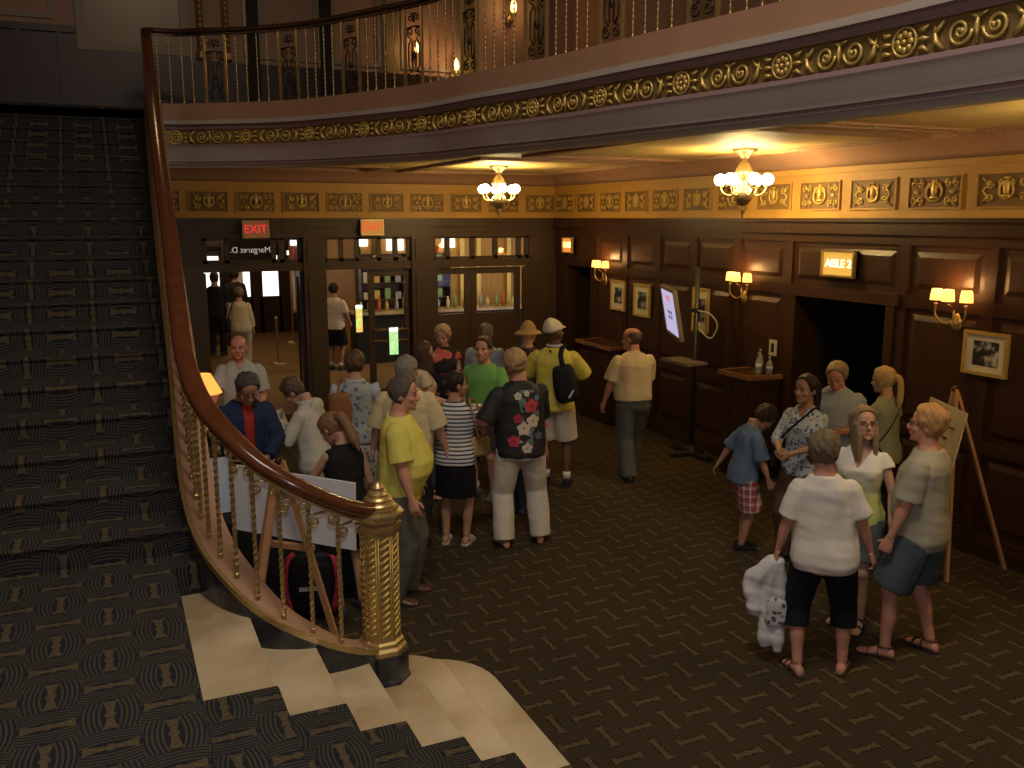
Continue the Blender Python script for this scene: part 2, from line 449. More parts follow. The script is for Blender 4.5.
# nrm2 on FASC (running to the right/near) : (t.y,-t.x) -> towards the atrium side is -x,-y
_t=nrm2(FASC,40)
if _t.x>0: SGN=-1      # SGN*nrm points into the atrium
def foff(d): return off(FASC,SGN*d)
inner=foff(-.10)
poly('ceiling',M_cream,inner+[V((XR,-4,0)),V((XR,YB,0)),V((.62,YB,0))],ZC,ZC+.12)
poly('floor_mezzanine',M_carpet2,inner+[V((XR,-4,0)),V((XR,YB,0)),V((.62,YB,0))],ZM-.12,ZM,uv_xy)
poly('floor_landing',M_carpet2,[V((-2.6,11.55,0)),V((.68,11.55,0)),V((.62,YB,0)),V((-2.6,YB,0))],ZM-.16,ZM,uv_xy)
# profile: outward offset, z, material index: tan 0, grey 1, mauve 2, golddark 3
prof=[(.0,ZT,0),(.03,ZT-.01,0),(.03,4.06,0),(.055,4.055,1),(.055,4.01,1),(.02,4.0,2),(-.0,3.955,2),(-.02,3.95,3),(-.02,3.79,3),(.0,3.785,2),(.012,3.755,2),(.0,3.74,1),(-.01,3.70,1),(-.05,3.635,1),(-.06,3.60,1),(-.075,3.595,2),(-.075,3.57,2),(-.10,3.56,1),(-.12,ZB,1),(-.24,ZB,1),(-.24,ZC+.02,1)]
F2=resample(FASC,.12)
rs=[]
for i in range(len(F2)):
    nn=nrm2(F2,i)*SGN
    rs.append([F2[i]+nn*o_+V((0,0,z)) for o_,z,_ in prof])
m=MB(); n=len(prof); vs=[p for r_ in rs for p in r_]
fs=[]; mi=[]
for i in range(len(rs)-1):
    for j in range(n-1): fs.append((i*n+j,(i+1)*n+j,(i+1)*n+j+1,i*n+j+1)); mi.append(prof[j+1][2])
m.add(vs,fs)
# top ledge
k0=len(m.v); 
for i in range(len(F2)):
    nn=nrm2(F2,i)*SGN; m.v+= [tuple(F2[i]+V((0,0,ZT))),tuple(F2[i]-nn*.16+V((0,0,ZT))),tuple(F2[i]-nn*.16+V((0,0,ZM-.05)))]
for i in range(len(F2)-1):
    a=k0+3*i; m.f+=[(a,a+3,a+4,a+1),(a+1,a+4,a+5,a+2)]; mi+=[0,0]
fo=m.build('trim_4',None,mats=[M_tan,M_grey,M_mauve,M_goldd],angle=40)
for p,q in zip(fo.data.polygons,mi): p.material_index=q
struct(fo)
# frieze ornament on the fascia: rosettes and paired scrolls
ros=MB()
rr=.074
ros.tube([V((rr*math.cos(a),-.012,rr*math.sin(a))) for a in [2*PI*i/20 for i in range(20)]],.009,6,closed=True)
for i in range(8):
    a=2*PI*i/8; ros.ell((.042*math.cos(a),-.012,.042*math.sin(a)),(.020,.014,.020),8,5)
ros.ell((0,-.014,0),(.016,.016,.016),8,6)
for sx in (-1,1):
    for k in range(3):
        a=(k-1)*.5; ros.tube([(sx*(rr+.012),-.01,-.05*(1-k)),(sx*(rr+.045),-.016,-.045*(1-k)),(sx*(rr+.075),-.01,-.065*(1-k))],[.008,.015,.006],6)
scr=MB()
for sx in (-1,1):
    scr.tube(spiral((sx*.10,-.012,0),.072,1.75,24,PI if sx>0 else 0,sx,r1=.1),.010,6)
    scr.tube([(sx*.19,-.01,-.07),(sx*.235,-.014,-.03),(sx*.25,-.01,.05)],[.010,.018,.006],6); scr.tube([(sx*.19,-.01,.07),(sx*.225,-.014,.03),(sx*.27,-.01,.0)],[.006,.014,.006],6); scr.tube([(sx*.05,-.01,.075),(sx*.0,-.012,.05)],[.006,.012],5)
    scr.ell((sx*.085,-.014,0),(.016,.014,.016),8,5)
scr.tube([(0,-.01,-.07),(0,-.02,0),(0,-.01,.07)],[.008,.016,.008],6)
ro=ros.build('rosette_relief',M_gold,None,smooth=True); so=scr.build('scroll_relief',M_gold,None,smooth=True)
fl=resample(FASC,.005); 
def at_arc(s_):
    i=int(s_/.005); i=min(max(i,1),len(fl)-2); return fl[i],nrm2(fl,i)*SGN
s_=.24; first=True; cnt=0
S0=[]
while s_<13.0: S0.append(s_); s_+=.865
for s_ in S0:
    for k,src in ((0,ro),(.4325,so)):
        p,nn=at_arc(s_+k-.0)
        xd=V((0,0,1)).cross(-nn)   # local x ; local -y faces nn
        M=Matrix((V((-nn.y,nn.x,0)),-nn,V((0,0,1)))).transposed().to_4x4(); M.translation=p+nn*(-.018)+V((0,0,3.87))
        if cnt<2: o=src
        else: o=src.copy(); COL.objects.link(o)
        o.parent=fo; o.matrix_local=M; cnt+=1
# gilt bead course at the soffit edge, and ceiling coffers
def band(name,mat,curve,half,z0,z1):
    m=MB(); rs=[]
    for i in range(len(curve)):
        nn=nrm2(curve,i); rs.append([curve[i]+nn*a+V((0,0,z)) for a,z in ((-half,z1),(-half,z0),(half,z0),(half,z1))])
    m.rings(rs); return struct(m.build(name,mat))
cc=resample(foff(-.40),.15)
band('trim_5',M_gold,cc,.03,ZC-.035,ZC)
bd=MB()
for p in resample(foff(-.34),.055): bd.ell(p+V((0,0,ZC-.012)),.016,6,4)
for p in resample(foff(-.47),.055): bd.ell(p+V((0,0,ZC-.012)),.014,6,4)
tb=bd.build('beading',M_gold,bpy.data.objects['trim_5'],smooth=True)
co=MB()
def rect(x0,x1,y0,y1,w=.05,dz=.03):
    for a,b,c,d in ((x0,x1,y0,y0+w),(x0,x1,y1-w,y1),(x0,x0+w,y0+w,y1-w),(x1-w,x1,y0+w,y1-w)): co.box(a,b,c,d,ZC-dz,ZC)
cof=[(4.35,6.5,5.75,9.4),(4.5,6.5,1.6,5.35),(1.2,3.6,12.05,13.2),(4.05,6.5,9.9,13.2)]
for q in cof: rect(*q); rect(q[0]+.14,q[1]-.14,q[2]+.14,q[3]-.14,.025,.02)
struct(co.build('trim_6',M_tan))
bd=MB()
for (x0,x1,y0,y1) in cof:
    g=.09
    loop=resample([(x0+g,y0+g,0),(x1-g,y0+g,0),(x1-g,y1-g,0),(x0+g,y1-g,0),(x0+g,y0+g,0)],.06)
    for p in loop: bd.ell(p+V((0,0,ZC-.01)),.013,6,4)
bd.build('beading',M_gold,bpy.data.objects['trim_6'],smooth=True)
# ------------------------------------------------------------ staircase
PLAN=[(1.27,4.5),(1.08,4.42),(.86,4.41),(.68,4.50),(.53,4.68),(.44,4.95),(.41,5.3),(.42,5.8),(.45,6.7),(.49,8.4),(.55,10),(.62,11.47)]
def curbz(p):
    # height of the curb top along the run
    d=plan_s(p)
    return d
ZK=[(1.27,4.5,.64),(1.08,4.42,.70),(.86,4.41,.82),(.66,4.49,.95),(.515,4.66,1.09),(.415,4.94,1.22),(.378,5.3,1.38),(.388,5.8,1.62),(.426,6.7,2.03),(.482,8.4,2.82),(.55,10,3.56),(.62,11.47,4.25)]
CURB=resample(smoothcurve(ZK,8),.08)
stairs=struct(empty('staircase',(0,0,0)))
RZ=.155
NOS=[2.01,1.69,1.42,1.13,.85,.55]
tr=[]
def tread(i,x0,x1,y1,rad,carp_y=3.73):
    z=RZ*(i+1); 
    def outline(x1_,y1_,r):
        pts=[V((x0,carp_y,0)),V((x1_,carp_y,0))]
        if r>0:
            for k in range(9):
                a=PI/2*k/8; pts.append(V((x1_-r+r*math.cos(a),y1_-r+r*math.sin(a),0)))
        else: pts.append(V((x1_,y1_,0)))
        pts.append(V((x0,y1_,0))); return pts
    m=MB()
    def slab(pts,z0,z1):
        n=len(pts); m.add([(p.x,p.y,z0) for p in pts]+[(p.x,p.y,z1) for p in pts],[tuple(range(n))[::-1],tuple(range(n,2*n))]+[(i_,(i_+1)%n,n+(i_+1)%n,n+i_) for i_ in range(n)])
    slab(outline(x1,y1,rad),z-.03,z)
    slab(outline(x1-.025,y1-.02,max(0,rad-.02)),z-RZ-(.0 if i else 0),z-.03)
    o=m.build('marble_tread',M_marble,stairs); 
    bv=o.modifiers.new('b','BEVEL'); bv.width=.008; bv.segments=2; bv.limit_method='ANGLE'
tread(0,1.45,2.02,5.15,.42)
tread(1,1.30,1.70,4.98,.30)
tread(2,.95,1.42,4.62,0)
tread(3,.75,1.13,4.50,0)
tread(4,.45,.85,4.58,0)
tread(5,.21,.55,4.98,0)
m=MB()   # carpet over the rest of the lower flight and the landing
prev=None
for i,x in enumerate(NOS):
    xn=NOS[i+1] if i<5 else .22
    z=RZ*(i+1)
    m.box(xn-.03,x,1.2,3.735,z-RZ-.01,z+.008)
    # nosing roll
    m.tube([(x-.006,1.2,z-.01),(x-.006,3.735,z-.01)],.018,8)
m.box(-2.6,.215,1.2,5.15,.9,1.085+.008); m.box(.2,.45,4.93,5.16,.9,1.092); m.tube([(.21,1.2,1.075),(.21,4.99,1.075)],.018,8)
st_c=m
NST=20; RUN=(11.55-5.15)/(NST-1)
def xcurb(y):
    for a,b in zip(CURB[:-1],CURB[1:]):
        if a.y<=y<=b.y and y>5: return a.x+(b.x-a.x)*(y-a.y)/(b.y-a.y)
    return .42 if y<6 else .62
for k in range(1,NST+1):
    y0=5.15+RUN*(k-1); z=1.085+(ZM-1.085)/NST*k; xe=xcurb(y0+.1)+.02
    m.box(-2.6,xe,y0,min(y0+RUN+.05,11.6),z-.2,z+.006); m.tube([(-2.6,y0+.004,z-.012),(xe,y0+.004,z-.012)],.018,8)
m.build('carpet_runner',M_carpet2,stairs,uvf=lambda p,n:(p.x, p.y+p.z) if p.y>5.149 or abs(n.x)<.5 else (p.x-p.z,p.y))
# curb: section (inner = stair side)
def sweep(name,mat,sec,curve,parent,mats=None,mif=None,closed=True):
    mm=MB(); rs=[]
    for i,p in enumerate(curve):
        nn=nrm2(curve,i)*STS
        rs.append([V((p.x,p.y,0))+nn*a+V((0,0,(z if absz else p.z+z))) for a,z,absz in sec])
    if closed: mm.rings(rs)
    else:
        n=len(sec); mm.add([q for r_ in rs for q in r_],[(i*n+j,(i+1)*n+j,(i+1)*n+j+1,i*n+j+1) for i in range(len(rs)-1) for j in range(n-1)])
    return mm.build(name,mat,parent,mats=mats,angle=50)
_t=nrm2(CURB,len(CURB)-5); STS=1 if _t.x<0 else -1     # positive offset = towards the treads
sweep('stringer',M_bmarble,[(.07,-.02,0),(.07,-.34,0),(.02,-.34,0),(.02,-.02,0)],CURB,stairs)
sweep('curb',M_tan,[(.05,.0,0),(.05,-.3,0),(-.115,-.3,0),(-.115,.0,0)],CURB,stairs)
sweep('curb_edge',M_bronze,[(.076,.010,0),(.076,-.022,0),(.052,-.022,0),(.052,.010,0)],CURB,stairs)
sweep('wall_under_stair',M_tan,[(-.112,-.02,0),(-.112,0,1)],CURB,stairs,closed=False)
# stair balustrade
bal=empty('stair_balustrade',(1.27,4.5,.6)); 
tag(bal,'gilded twisted-baluster stair rail with broad polished mahogany handrail curving down to newel','railing')
Mi=Matrix.Translation((-1.27,-4.5,-.6))
def loc(pts,off_=(1.27,4.5,.6)): return [V(p)-V(off_) for p in pts]
HR=.76
rail=[p+V((0,0,HR)) for p in CURB]
mm=MB(); rs=[]
for i,p in enumerate(rail):
    nn=nrm2(rail,i); q=[]
    for k in range(14):
        a=2*PI*k/14; c,s=math.cos(a),math.sin(a)
        q.append(p-V((1.27,4.5,.6))+nn*(.056*math.copysign(abs(c)**.8,c))+V((0,0,.045*math.copysign(abs(s)**.8,s)+.01)))
    rs.append(q)
mm.rings(rs); mm.build('handrail',M_rail,bal,smooth=True)
mm=MB(); rs=[]
for i,p in enumerate(rail):
    nn=nrm2(rail,i); q=p-V((1.27,4.5,.6)); rs.append([q+nn*a+V((0,0,z)) for a,z in ((-.025,-.05),(.025,-.05),(.025,-.035),(-.025,-.035))])
mm.rings(rs); mm.build('rail_strap',M_bronze,bal)
def twisted(h,w=.0095,n=None):
    """square bar twisted round its axis"""
    mm=MB(); rs=[]; N=int(h/.018)
    for i in range(N+1):
        z=h*i/N; tw=0 if (z<.05 or z>h-.05) else (z-.05)*2*PI/.16
        rs.append([V((w*1.35*math.cos(tw+PI/2*k),w*1.35*math.sin(tw+PI/2*k),z)) for k in range(4)])
    mm.rings(rs); mm.ell((0,0,.02),(w*1.8,w*1.8,.014),8,5); return mm
CB=resample(smoothcurve(ZK,8),.01)
proto=twisted(HR-.05).build('baluster',M_bronze,bal,angle=30)
idx=list(range(14,len(CB)-8,17))
px_b=[]
for n_,i in enumerate(idx):
    p=CB[i]; o=proto if n_==0 else proto.copy()
    if n_: COL.objects.link(o); o.parent=bal
    o.location=p-V((1.27,4.5,.6)); o.rotation_euler.z=random.random()*3
    px_b.append(p)
# scroll brackets under the handrail between balusters
for n_,(i,j) in enumerate(zip(idx[:-1],idx[1:])):
    if n_>13: break
    a,b=CB[i],CB[j]; d_=(b-a); L=d_.length; ux=V((d_.x,d_.y,0)).normalized()
    mm=MB()
    for sx in (-1,1):
        sp=spiral((sx*.050,0,-.085),.036,1.6,20,PI/2,-sx if True else 1,r1=.15)
        mm.tube([V((sx*.0,0,-.04))]+sp,.0075,6)
    mid=(a+b)/2+V((0,0,HR-.03))-V((1.27,4.5,.6))
    o=mm.build('scroll_bracket',M_bronze,bal,smooth=True)
    o.matrix_local=Matrix.Translation(mid)@Matrix((ux,V((0,0,1)).cross(ux),V((0,0,1)))).transposed().to_4x4()
# newel post
nw=empty('newel_post',(1.235,4.49,.465)); tag(nw,'octagonal gilded newel post with stepped dome finial at foot of marble stair','newel post')
def octo(prof,rot=PI/8,n=8):
    q=MB(); q.rings([[V((r*math.cos(2*PI*k/n+rot),r*math.sin(2*PI*k/n+rot),z)) for k in range(n)] for r,z in prof]); return q
octo([(.155,0),(.155,.02),(.145,.03),(.145,.16),(.135,.165)]).build('pedestal',M_bmarble,nw)
octo([(.138,.165),(.138,.19),(.122,.205),(.122,.225),(.105,.235),(.102,.84),(.112,.845),(.112,.86),(.125,.87),(.125,.89),(.108,.9),(.108,.915)]).build('shaft',M_bronze,nw)
q=MB()
for f in range(8):
    a=2*PI*f/8; c,s=math.cos(a),math.sin(a); n_=V((c,s,0)); t_=V((-s,c,0)); ap=.103*math.cos(PI/8)
    for e in (-1,1): q.tube([n_*ap+t_*(e*.032)+V((0,0,.25)),n_*ap+t_*(e*.032)+V((0,0,.83))],.004,5)
    for k in range(15):
        z=.265+k*.038
        q.tube([n_*(ap+.002)+t_*-.024+V((0,0,z)),n_*(ap+.004)+V((0,0,z+.012)),n_*(ap+.002)+t_*.024+V((0,0,z+.03))],.0065,5)
q.build('leaf_relief',M_gold,nw,smooth=True)
q=octo([(.132,.915),(.14,.93),(.14,.95),(.10,.965)])
q.lathe([(.105,.96),(.105,.975),(.085,.98),(.092,.99),(.085,1.0),(.07,1.005),(.074,1.018),(.066,1.03),(.052,1.035),(.056,1.045),(.048,1.06),(.034,1.065),(.036,1.08),(.025,1.095),(.008,1.11),(.001,1.112)],n=24)
for k in range(26):
    a=2*PI*k/26; q.ell((.102*math.cos(a),.102*math.sin(a),.972),.009,6,4)
q.build('finial',M_bronze,nw,angle=40)

# ------------------------------------------------------------ mezzanine balustrade
mz=empty('mezzanine_balustrade',(.62,11.45,ZT)); tag(mz,'long dark iron balcony railing with beaded balusters above gilded curved fascia','railing')
o0=V((.62,11.45,ZT)); HB=.80
mc=resample(foff(-.07),.1)
mm=MB(); rs=[]
for i,p in enumerate(mc):
    nn=nrm2(mc,i); rs.append([p-V((o0.x,o0.y,0))+nn*(.04*math.cos(2*PI*k/10))+V((0,0,HB+.03*math.sin(2*PI*k/10))) for k in range(10)])
mm.rings(rs); mm.build('handrail',M_woodd,mz,smooth=True)
mm=MB(); rs=[]
for i,p in enumerate(mc):
    nn=nrm2(mc,i); rs.append([p-V((o0.x,o0.y,0))+nn*a+V((0,0,z)) for a,z in ((-.015,HB-.05),(.015,HB-.05),(.015,HB-.03),(-.015,HB-.03))])
mm.rings(rs); mm.build('top_bar',M_iron,mz)
def beaded(h):
    mm=MB(); pr=[(.010,0),(.016,.01),(.010,.03)]
    z=.05
    while z<h-.05: pr+=[(.0055,z),(.0125,z+.014),(.0055,z+.028)]; z+=.045
    pr+=[(.0055,h-.03),(.01,h)]
    mm.lathe(pr,n=6); return mm
bp=beaded(HB-.03).build('baluster',M_bronze,mz,smooth=True)
mcf=resample(foff(-.07),.01)
plain=MB().box(-.012,.012,-.012,.012,0,HB-.03).build('panel_post',M_bronze,mz)
sp_=MB()
for sx in (-1,1):
    for zc,st in ((.09,PI/2),(.52,-PI/2)):
        sp_.tube(spiral((sx*.055,0,zc),.05,1.4,18,PI/2 if zc<.3 else -PI/2,(-sx if zc<.3 else sx),r1=.2),.008,5)
    sp_.tube([(sx*.035,0,.14),(sx*.08,0,.2),(sx*.08,0,.40),(sx*.035,0,.46)],.009,5)
    sp_.tube([(sx*.02,0,.16),(sx*.035,0,.3),(sx*.02,0,.44)],.007,5)
    sp_.tube(spiral((sx*.05,0,.66),.04,1.3,14,PI/2,sx,r1=.2),.007,5)
sp_.ell((0,0,.30),(.02,.015,.04)); sp_.tube([(-.12,0,.56),(0,0,.575),(.12,0,.56)],.008,5); sp_.ell((0,0,.66),(.02,.012,.05))
sc0=sp_.build('scroll_panel',M_iron,mz,smooth=True)
first={'b':0,'p':0,'s':0}
def put(key,src,s_):
    i=min(int(s_/.01),len(mcf)-2); p=mcf[i]; nn=nrm2(mcf,i)
    o=src if first[key]==0 else src.copy()
    if first[key]: COL.objects.link(o); o.parent=mz
    first[key]+=1
    tt=V((0,0,1)).cross(nn)
    o.matrix_local=Matrix.Translation(p-V((o0.x,o0.y,0)))@Matrix((tt,nn*-1,V((0,0,1)))).transposed().to_4x4()
s_=.1; 
while s_<9.6:
    for k in range(4): put('b',bp,s_+k*.135)
    if s_+.6<9.8:
        put('p',plain,s_+.56); put('s',sc0,s_+.69); put('p',plain,s_+.82)
    s_+=.96-.02
# ------------------------------------------------------------ mezzanine back wall
YM=13.0
wm=MB(); wm.box(-2.6,XR+.3,YM,YM+.2,ZM,9)
def pframe(q,x0,x1,z0,z1,w=.06,d=.03,y=YM):
    q.box(x0,x1,y-d,y,z0,z0+w); q.box(x0,x1,y-d,y,z1-w,z1); q.box(x0,x0+w,y-d,y,z0+w,z1-w); q.box(x1-w,x1,y-d,y,z0+w,z1-w)
struct(wm.build('wall_mezzanine',M_tan))
wn=MB(); wn.box(-2.6,-.12,YM-.06,YM,ZM,5.28); wn.box(-.12,1.25,YM-.061,YM,ZM,5.06); wn.box(1.25,XR,YM-.06,YM,ZM,4.98)
for x in (-2.2,-1.7,-1.2,-.75,-.3): wn.box(x-.03,x+.03,YM-.09,YM-.06,ZM,5.22)
wn.box(-2.6,-.12,YM-.10,YM-.06,5.2,5.28)
for x in (1.5,2.0,2.6,3.2,4.0,4.8,5.6,6.4): wn.box(x-.03,x+.03,YM-.09,YM-.06,ZM,4.95)
struct(wn.build('trim_7',M_woodd))
tf=MB(); pframe(tf,-2.0,-.35,5.36,7.2,.05)
pframe(tf,-.1,1.22,5.02,7.4,.10,.07)
for a,b in ((2.1,2.9),(3.1,3.8),(4.1,5.0),(5.2,6.2)): pframe(tf,a,b,5.05,7.2,.05)
struct(tf.build('trim_8',flat('dull_olive_gilding',(.26,.20,.12),.5)))
mir=MB().box(0,1.12,YM-.02,YM-.01,5.12,7.3); struct(mir.build('window_4',Mat('dim_bronze_mirror',(.07,.045,.025),.3,metal=.5)))
cl=MB()
for x in (1.36,1.68): 
    pr=[(.07,5.0),(.07,5.08),(.05,5.1)]; z=5.12
    while z<7: pr+=[(.038,z),(.052,z+.03),(.038,z+.06)]; z+=.075
    cl.lathe(pr,c=(x,YM-.09,0),n=10)
for x in (2.0,2.98,3.95,5.1,6.3): cl.box(x-.09,x+.09,YM-.07,YM,4.98,7.4)
struct(cl.build('trim_9',M_goldd,smooth=False))
dk=MB()
for x0,x1 in ((1.95,2.1),(2.92,3.08)): dk.box(x0,x1,YM-.12,YM-.06,ZM,7.4)
struct(dk.build('trim_10',M_dark))
# ------------------------------------------------------------ lights
def plight(name,loc_,w,col=(1,.72,.38),r=.12):
    l=bpy.data.lights.new(name,'POINT'); l.energy=w; l.color=col; l.shadow_soft_size=r
    o=bpy.data.objects.new(name,l); COL.objects.link(o); o.location=loc_; return o
def chandelier(loc_,label):
    e=empty('chandelier',loc_); tag(e,label,'chandelier','chandeliers under the balcony')
    MB().lathe([(.001,0),(.13,0),(.125,-.02),(.09,-.04),(.05,-.07),(.04,-.09)],n=20).build('ceiling_rose',M_bronze,e,smooth=True)
    q=MB(); q.lathe([(.02,-.08),(.02,-.12),(.045,-.14),(.075,-.19),(.10,-.24),(.06,-.28),(.03,-.31),(.035,-.36),(.08,-.40),(.11,-.44),(.09,-.50),(.05,-.55),(.02,-.57)],n=20)
    q.build('body',M_bronze,e,smooth=True)
    MB().lathe([(.02,-.56),(.035,-.58),(.03,-.62),(.008,-.66),(.006,-.70),(.001,-.72)],n=12).build('finial',M_bronze,e,smooth=True)
    for k in range(6):
        a=2*PI*k/6+.3; c,s=math.cos(a),math.sin(a)
        q=MB(); q.tube(smoothcurve([(c*.05,s*.05,-.40),(c*.12,s*.12,-.46),(c*.20,s*.20,-.44),(c*.235,s*.235,-.38)],5),.010,6)
        q.lathe([(.012,0),(.035,.012),(.025,.03)],c=(c*.235,s*.235,-.385),n=10)
        q.build('arm',M_bronze,e,smooth=True)
        MB().ell((c*.235,s*.235,-.305),(.062,.062,.060),14,10).build('globe',M_bulb,e,smooth=True)
    return e
CH=[(4.93,11.4),(6.02,7.62),(5.7,3.3)]
CL=['six-globe brass chandelier hanging nearer the corner, over the lobby crowd','six-globe brass chandelier hanging nearer the aisle doorway','six-globe brass chandelier over the near end of the right wall']
for (x,y),l in zip(CH,CL):
    chandelier((x,y,ZC),l); plight('chandelier_light',(x,y,ZC-.30),LP['chand'],(1,.66,.19),.10)
def sconce(y,label,z=2.30):
    e=empty('wall_sconce',(XR-.02,y,z-.28),PI/2); tag(e,label,'wall sconce','brass sconces on the right wall')
    # local: +y away from wall (towards -x world)
    q=MB(); q.lathe([(.001,-.07),(.03,-.06),(.05,-.03),(.055,0),(.04,.04),(.02,.08),(.001,.09)],M=Matrix.Scale(.5,4,(0,1,0)),c=(0,.015,0),n=14)
    q.build('backplate',M_bronze,e,smooth=True)
    MB().tube([(0,.03,0),(0,.06,.03),(0,.06,.12)],.01,8).build('stem',M_bronze,e,smooth=True)
    for sx in (-1,1):
        MB().tube(smoothcurve([(0,.05,.03),(sx*.07,.09,-.0),(sx*.15,.11,.06),(sx*.155,.11,.16)],6),.008,6).ell((sx*.155,.11,.165),(.02,.02,.012),8,5).build('arm',M_bronze,e,smooth=True)
        MB().lathe([(.055,0),(.052,.05),(.044,.10),(.040,.102),(.046,.05),(.05,.003)],c=(sx*.155,.11,.20),n=16).build('lamp_shade',M_shade,e,smooth=True)
    MB().tube([(0,.06,.12),(0,.10,.15),(0,.14,.17)],.008,6).build('arm',M_bronze,e,smooth=True)
    MB().lathe([(.055,0),(.052,.05),(.044,.10),(.040,.102),(.046,.05),(.05,.003)],c=(0,.15,.20),n=16).build('lamp_shade',M_shade,e,smooth=True)
    plight('sconce_light',(XR-.17,y,z+.06),LP['sconce'],(1,.5,.17),.05)
sconce(11.84,'three-shade brass wall sconce nearest the corner, above two small framed pictures')
sconce(8.58,'three-shade brass wall sconce between the screen stand and the aisle doorway')
sconce(5.64,'three-shade brass wall sconce above the large framed photograph',2.31)
# signs
def lit_sign(name,label,M,w,h,box,face,letters,lcol,size,les,fes):
    e=empty(name); e.matrix_world=M; tag(e,label,'sign')
    t=.02
    q=MB(); 
    for a,b,c,d in ((-w/2,w/2,-h/2,-h/2+t),(-w/2,w/2,h/2-t,h/2),(-w/2,-w/2+t,-h/2+t,h/2-t),(w/2-t,w/2,-h/2+t,h/2-t)): q.box(a,b,c,d,0,.07)
    q.box(-w/2,w/2,-h/2,h/2,0,.03); q.build('housing',box,e)
    MB().box(-w/2+t,w/2-t,-h/2+t,h/2-t,.03,.045).build('sign_face',emis(name+'_face_glow',face,fes),e)
    text('lettering',letters,size,emis(name+'_letters_glow',lcol,les),e,Matrix.Translation((0,0,.05)),.004)
    return e
MX=lambda x,y,z: frame_M((x,y,z),(1,0,0),(0,0,1))       # on back wall, facing -y
MR=lambda y,z: frame_M((XR-.03,y,z),(0,-1,0),(0,0,1))    # on right wall, facing -x
lit_sign('exit_sign','amber lit EXIT sign above the middle glass doors',MX(3.74,YB-.06,2.81),.36,.24,M_bronze,(.9,.36,.05),'EXIT',(1,.02,.005),.16,.9,.42)
lit_sign('exit_sign','dim red EXIT sign above the reversed lettering on the left transom',MX(2.02,YB-.06,2.79),.38,.25,M_bronze,(.45,.10,.04),'EXIT',(1,.03,.03),.16,.8,.28)
lit_sign('aisle_sign','yellow lit AISLE 2 sign above the dark aisle doorway',MR(7.07,2.49),.46,.27,M_bronze,(1,.50,.06),'AISLE 2',(1,.78,.35),.115,3.5,.75)
lit_sign('exit_sign','small orange lit sign on right wall next to the corner',MR(13.0,2.52),.34,.26,M_bronze,(1,.30,.04),'EXIT',(1,.75,.3),.13,2.5,.9)
# framed pictures
def picture(y,z,w,h,label,sc=1,kind=0):
    e=empty('framed_picture'); e.matrix_world=MR(y,z); tag(e,label,'picture','framed pictures on the right wall')
    q=MB(); t=.03
    for a,b,c,d in ((-w/2,w/2,-h/2,-h/2+t),(-w/2,w/2,h/2-t,h/2),(-w/2,-w/2+t,-h/2+t,h/2-t),(w/2-t,w/2,-h/2+t,h/2-t)): q.box(a,b,c,d,0,.03)
    q.build('frame',M_gold,e)
    MB().box(-w/2+t,w/2-t,-h/2+t,h/2-t,0,.012).build('mat_board',flat('cream_mat_board',(.62,.58,.45),.7),e)
    m=Mat('photo_print',(.05,.05,.06),.3); n=m.noise(9 if kind else 14,4); m.base(m.mix((n-.5)*6,(.02,.02,.03),(.45,.43,.40)))
    k=.56 if kind==0 else .52
    MB().box(-w*k/2,w*k/2,-h*k/2,h*k/2,.012,.016).build('print',m,e)
picture(5.32,1.80,.44,.38,'wide gilt-framed black and white photograph under the nearest sconce')
picture(11.45,1.83,.40,.44,'small gilt-framed picture under the far sconce, nearer the corner',kind=1)
picture(10.80,1.81,.42,.46,'small gilt-framed picture between the far sconce and the tilted screen',kind=1)
picture(9.42,1.80,.34,.56,'tall gilt-framed picture partly behind the screen stand pole',kind=1)
e=empty('wall_placard'); e.matrix_world=MR(8.03,1.50); tag(e,'small white-framed placard on wall above three bottles','placard')
MB().box(-.06,.06,-.09,.09,0,.015).build('frame',flat('ivory_paint',(.6,.57,.45),.5),e); MB().box(-.025,.025,-.05,.05,.015,.018).build('insert',M_black,e)
# ------------------------------------------------------------ screen on a stand
e=empty('screen_stand',(6.60,9.15,0)); tag(e,'dark floor stand with tall pole carrying the tilted flat screen','stand')
MB().tube([(0,0,.05),(0,0,2.36)],.028,12).build('pole',flat('dark_green_steel',(.06,.07,.06),.4,metal=.6),e,smooth=True)
q=MB(); q.box(-.30,.16,-.05,.05,.0,.05); q.box(-.05,.05,-.38,.38,.0,.05); q.lathe([(.08,.05),(.06,.09),(.035,.14)],n=14); q.build('base',M_black,e)
MB().box(-.26,.04,-.22,.36,1.18,1.21).build('shelf',flat('grey_laminate',(.20,.16,.13),.4),e)
q=MB(); q.box(-.20,.03,-.03,.03,1.81,1.86); q.box(.0,.035,-.04,.04,1.74,1.92); q.build('bracket',M_black,e)
MB().tube(smoothcurve([(0,-.04,1.62),(.10,-.16,1.50),(.14,-.24,1.66),(.05,-.22,1.80),(-.02,-.05,1.84)],6),.010,6).build('cable',flat('cream_cable',(.5,.47,.38),.5),e,smooth=True)
tv=empty('flat_screen')
xd=V((-.30,-.80,0)).normalized(); xd=V((-.50,-.866,0))
xd=V((-.42,-.907,0)).normalized(); nrm=V((-.907,.42,0)).normalized(); nrm=(nrm+V((0,0,-.18))).normalized()
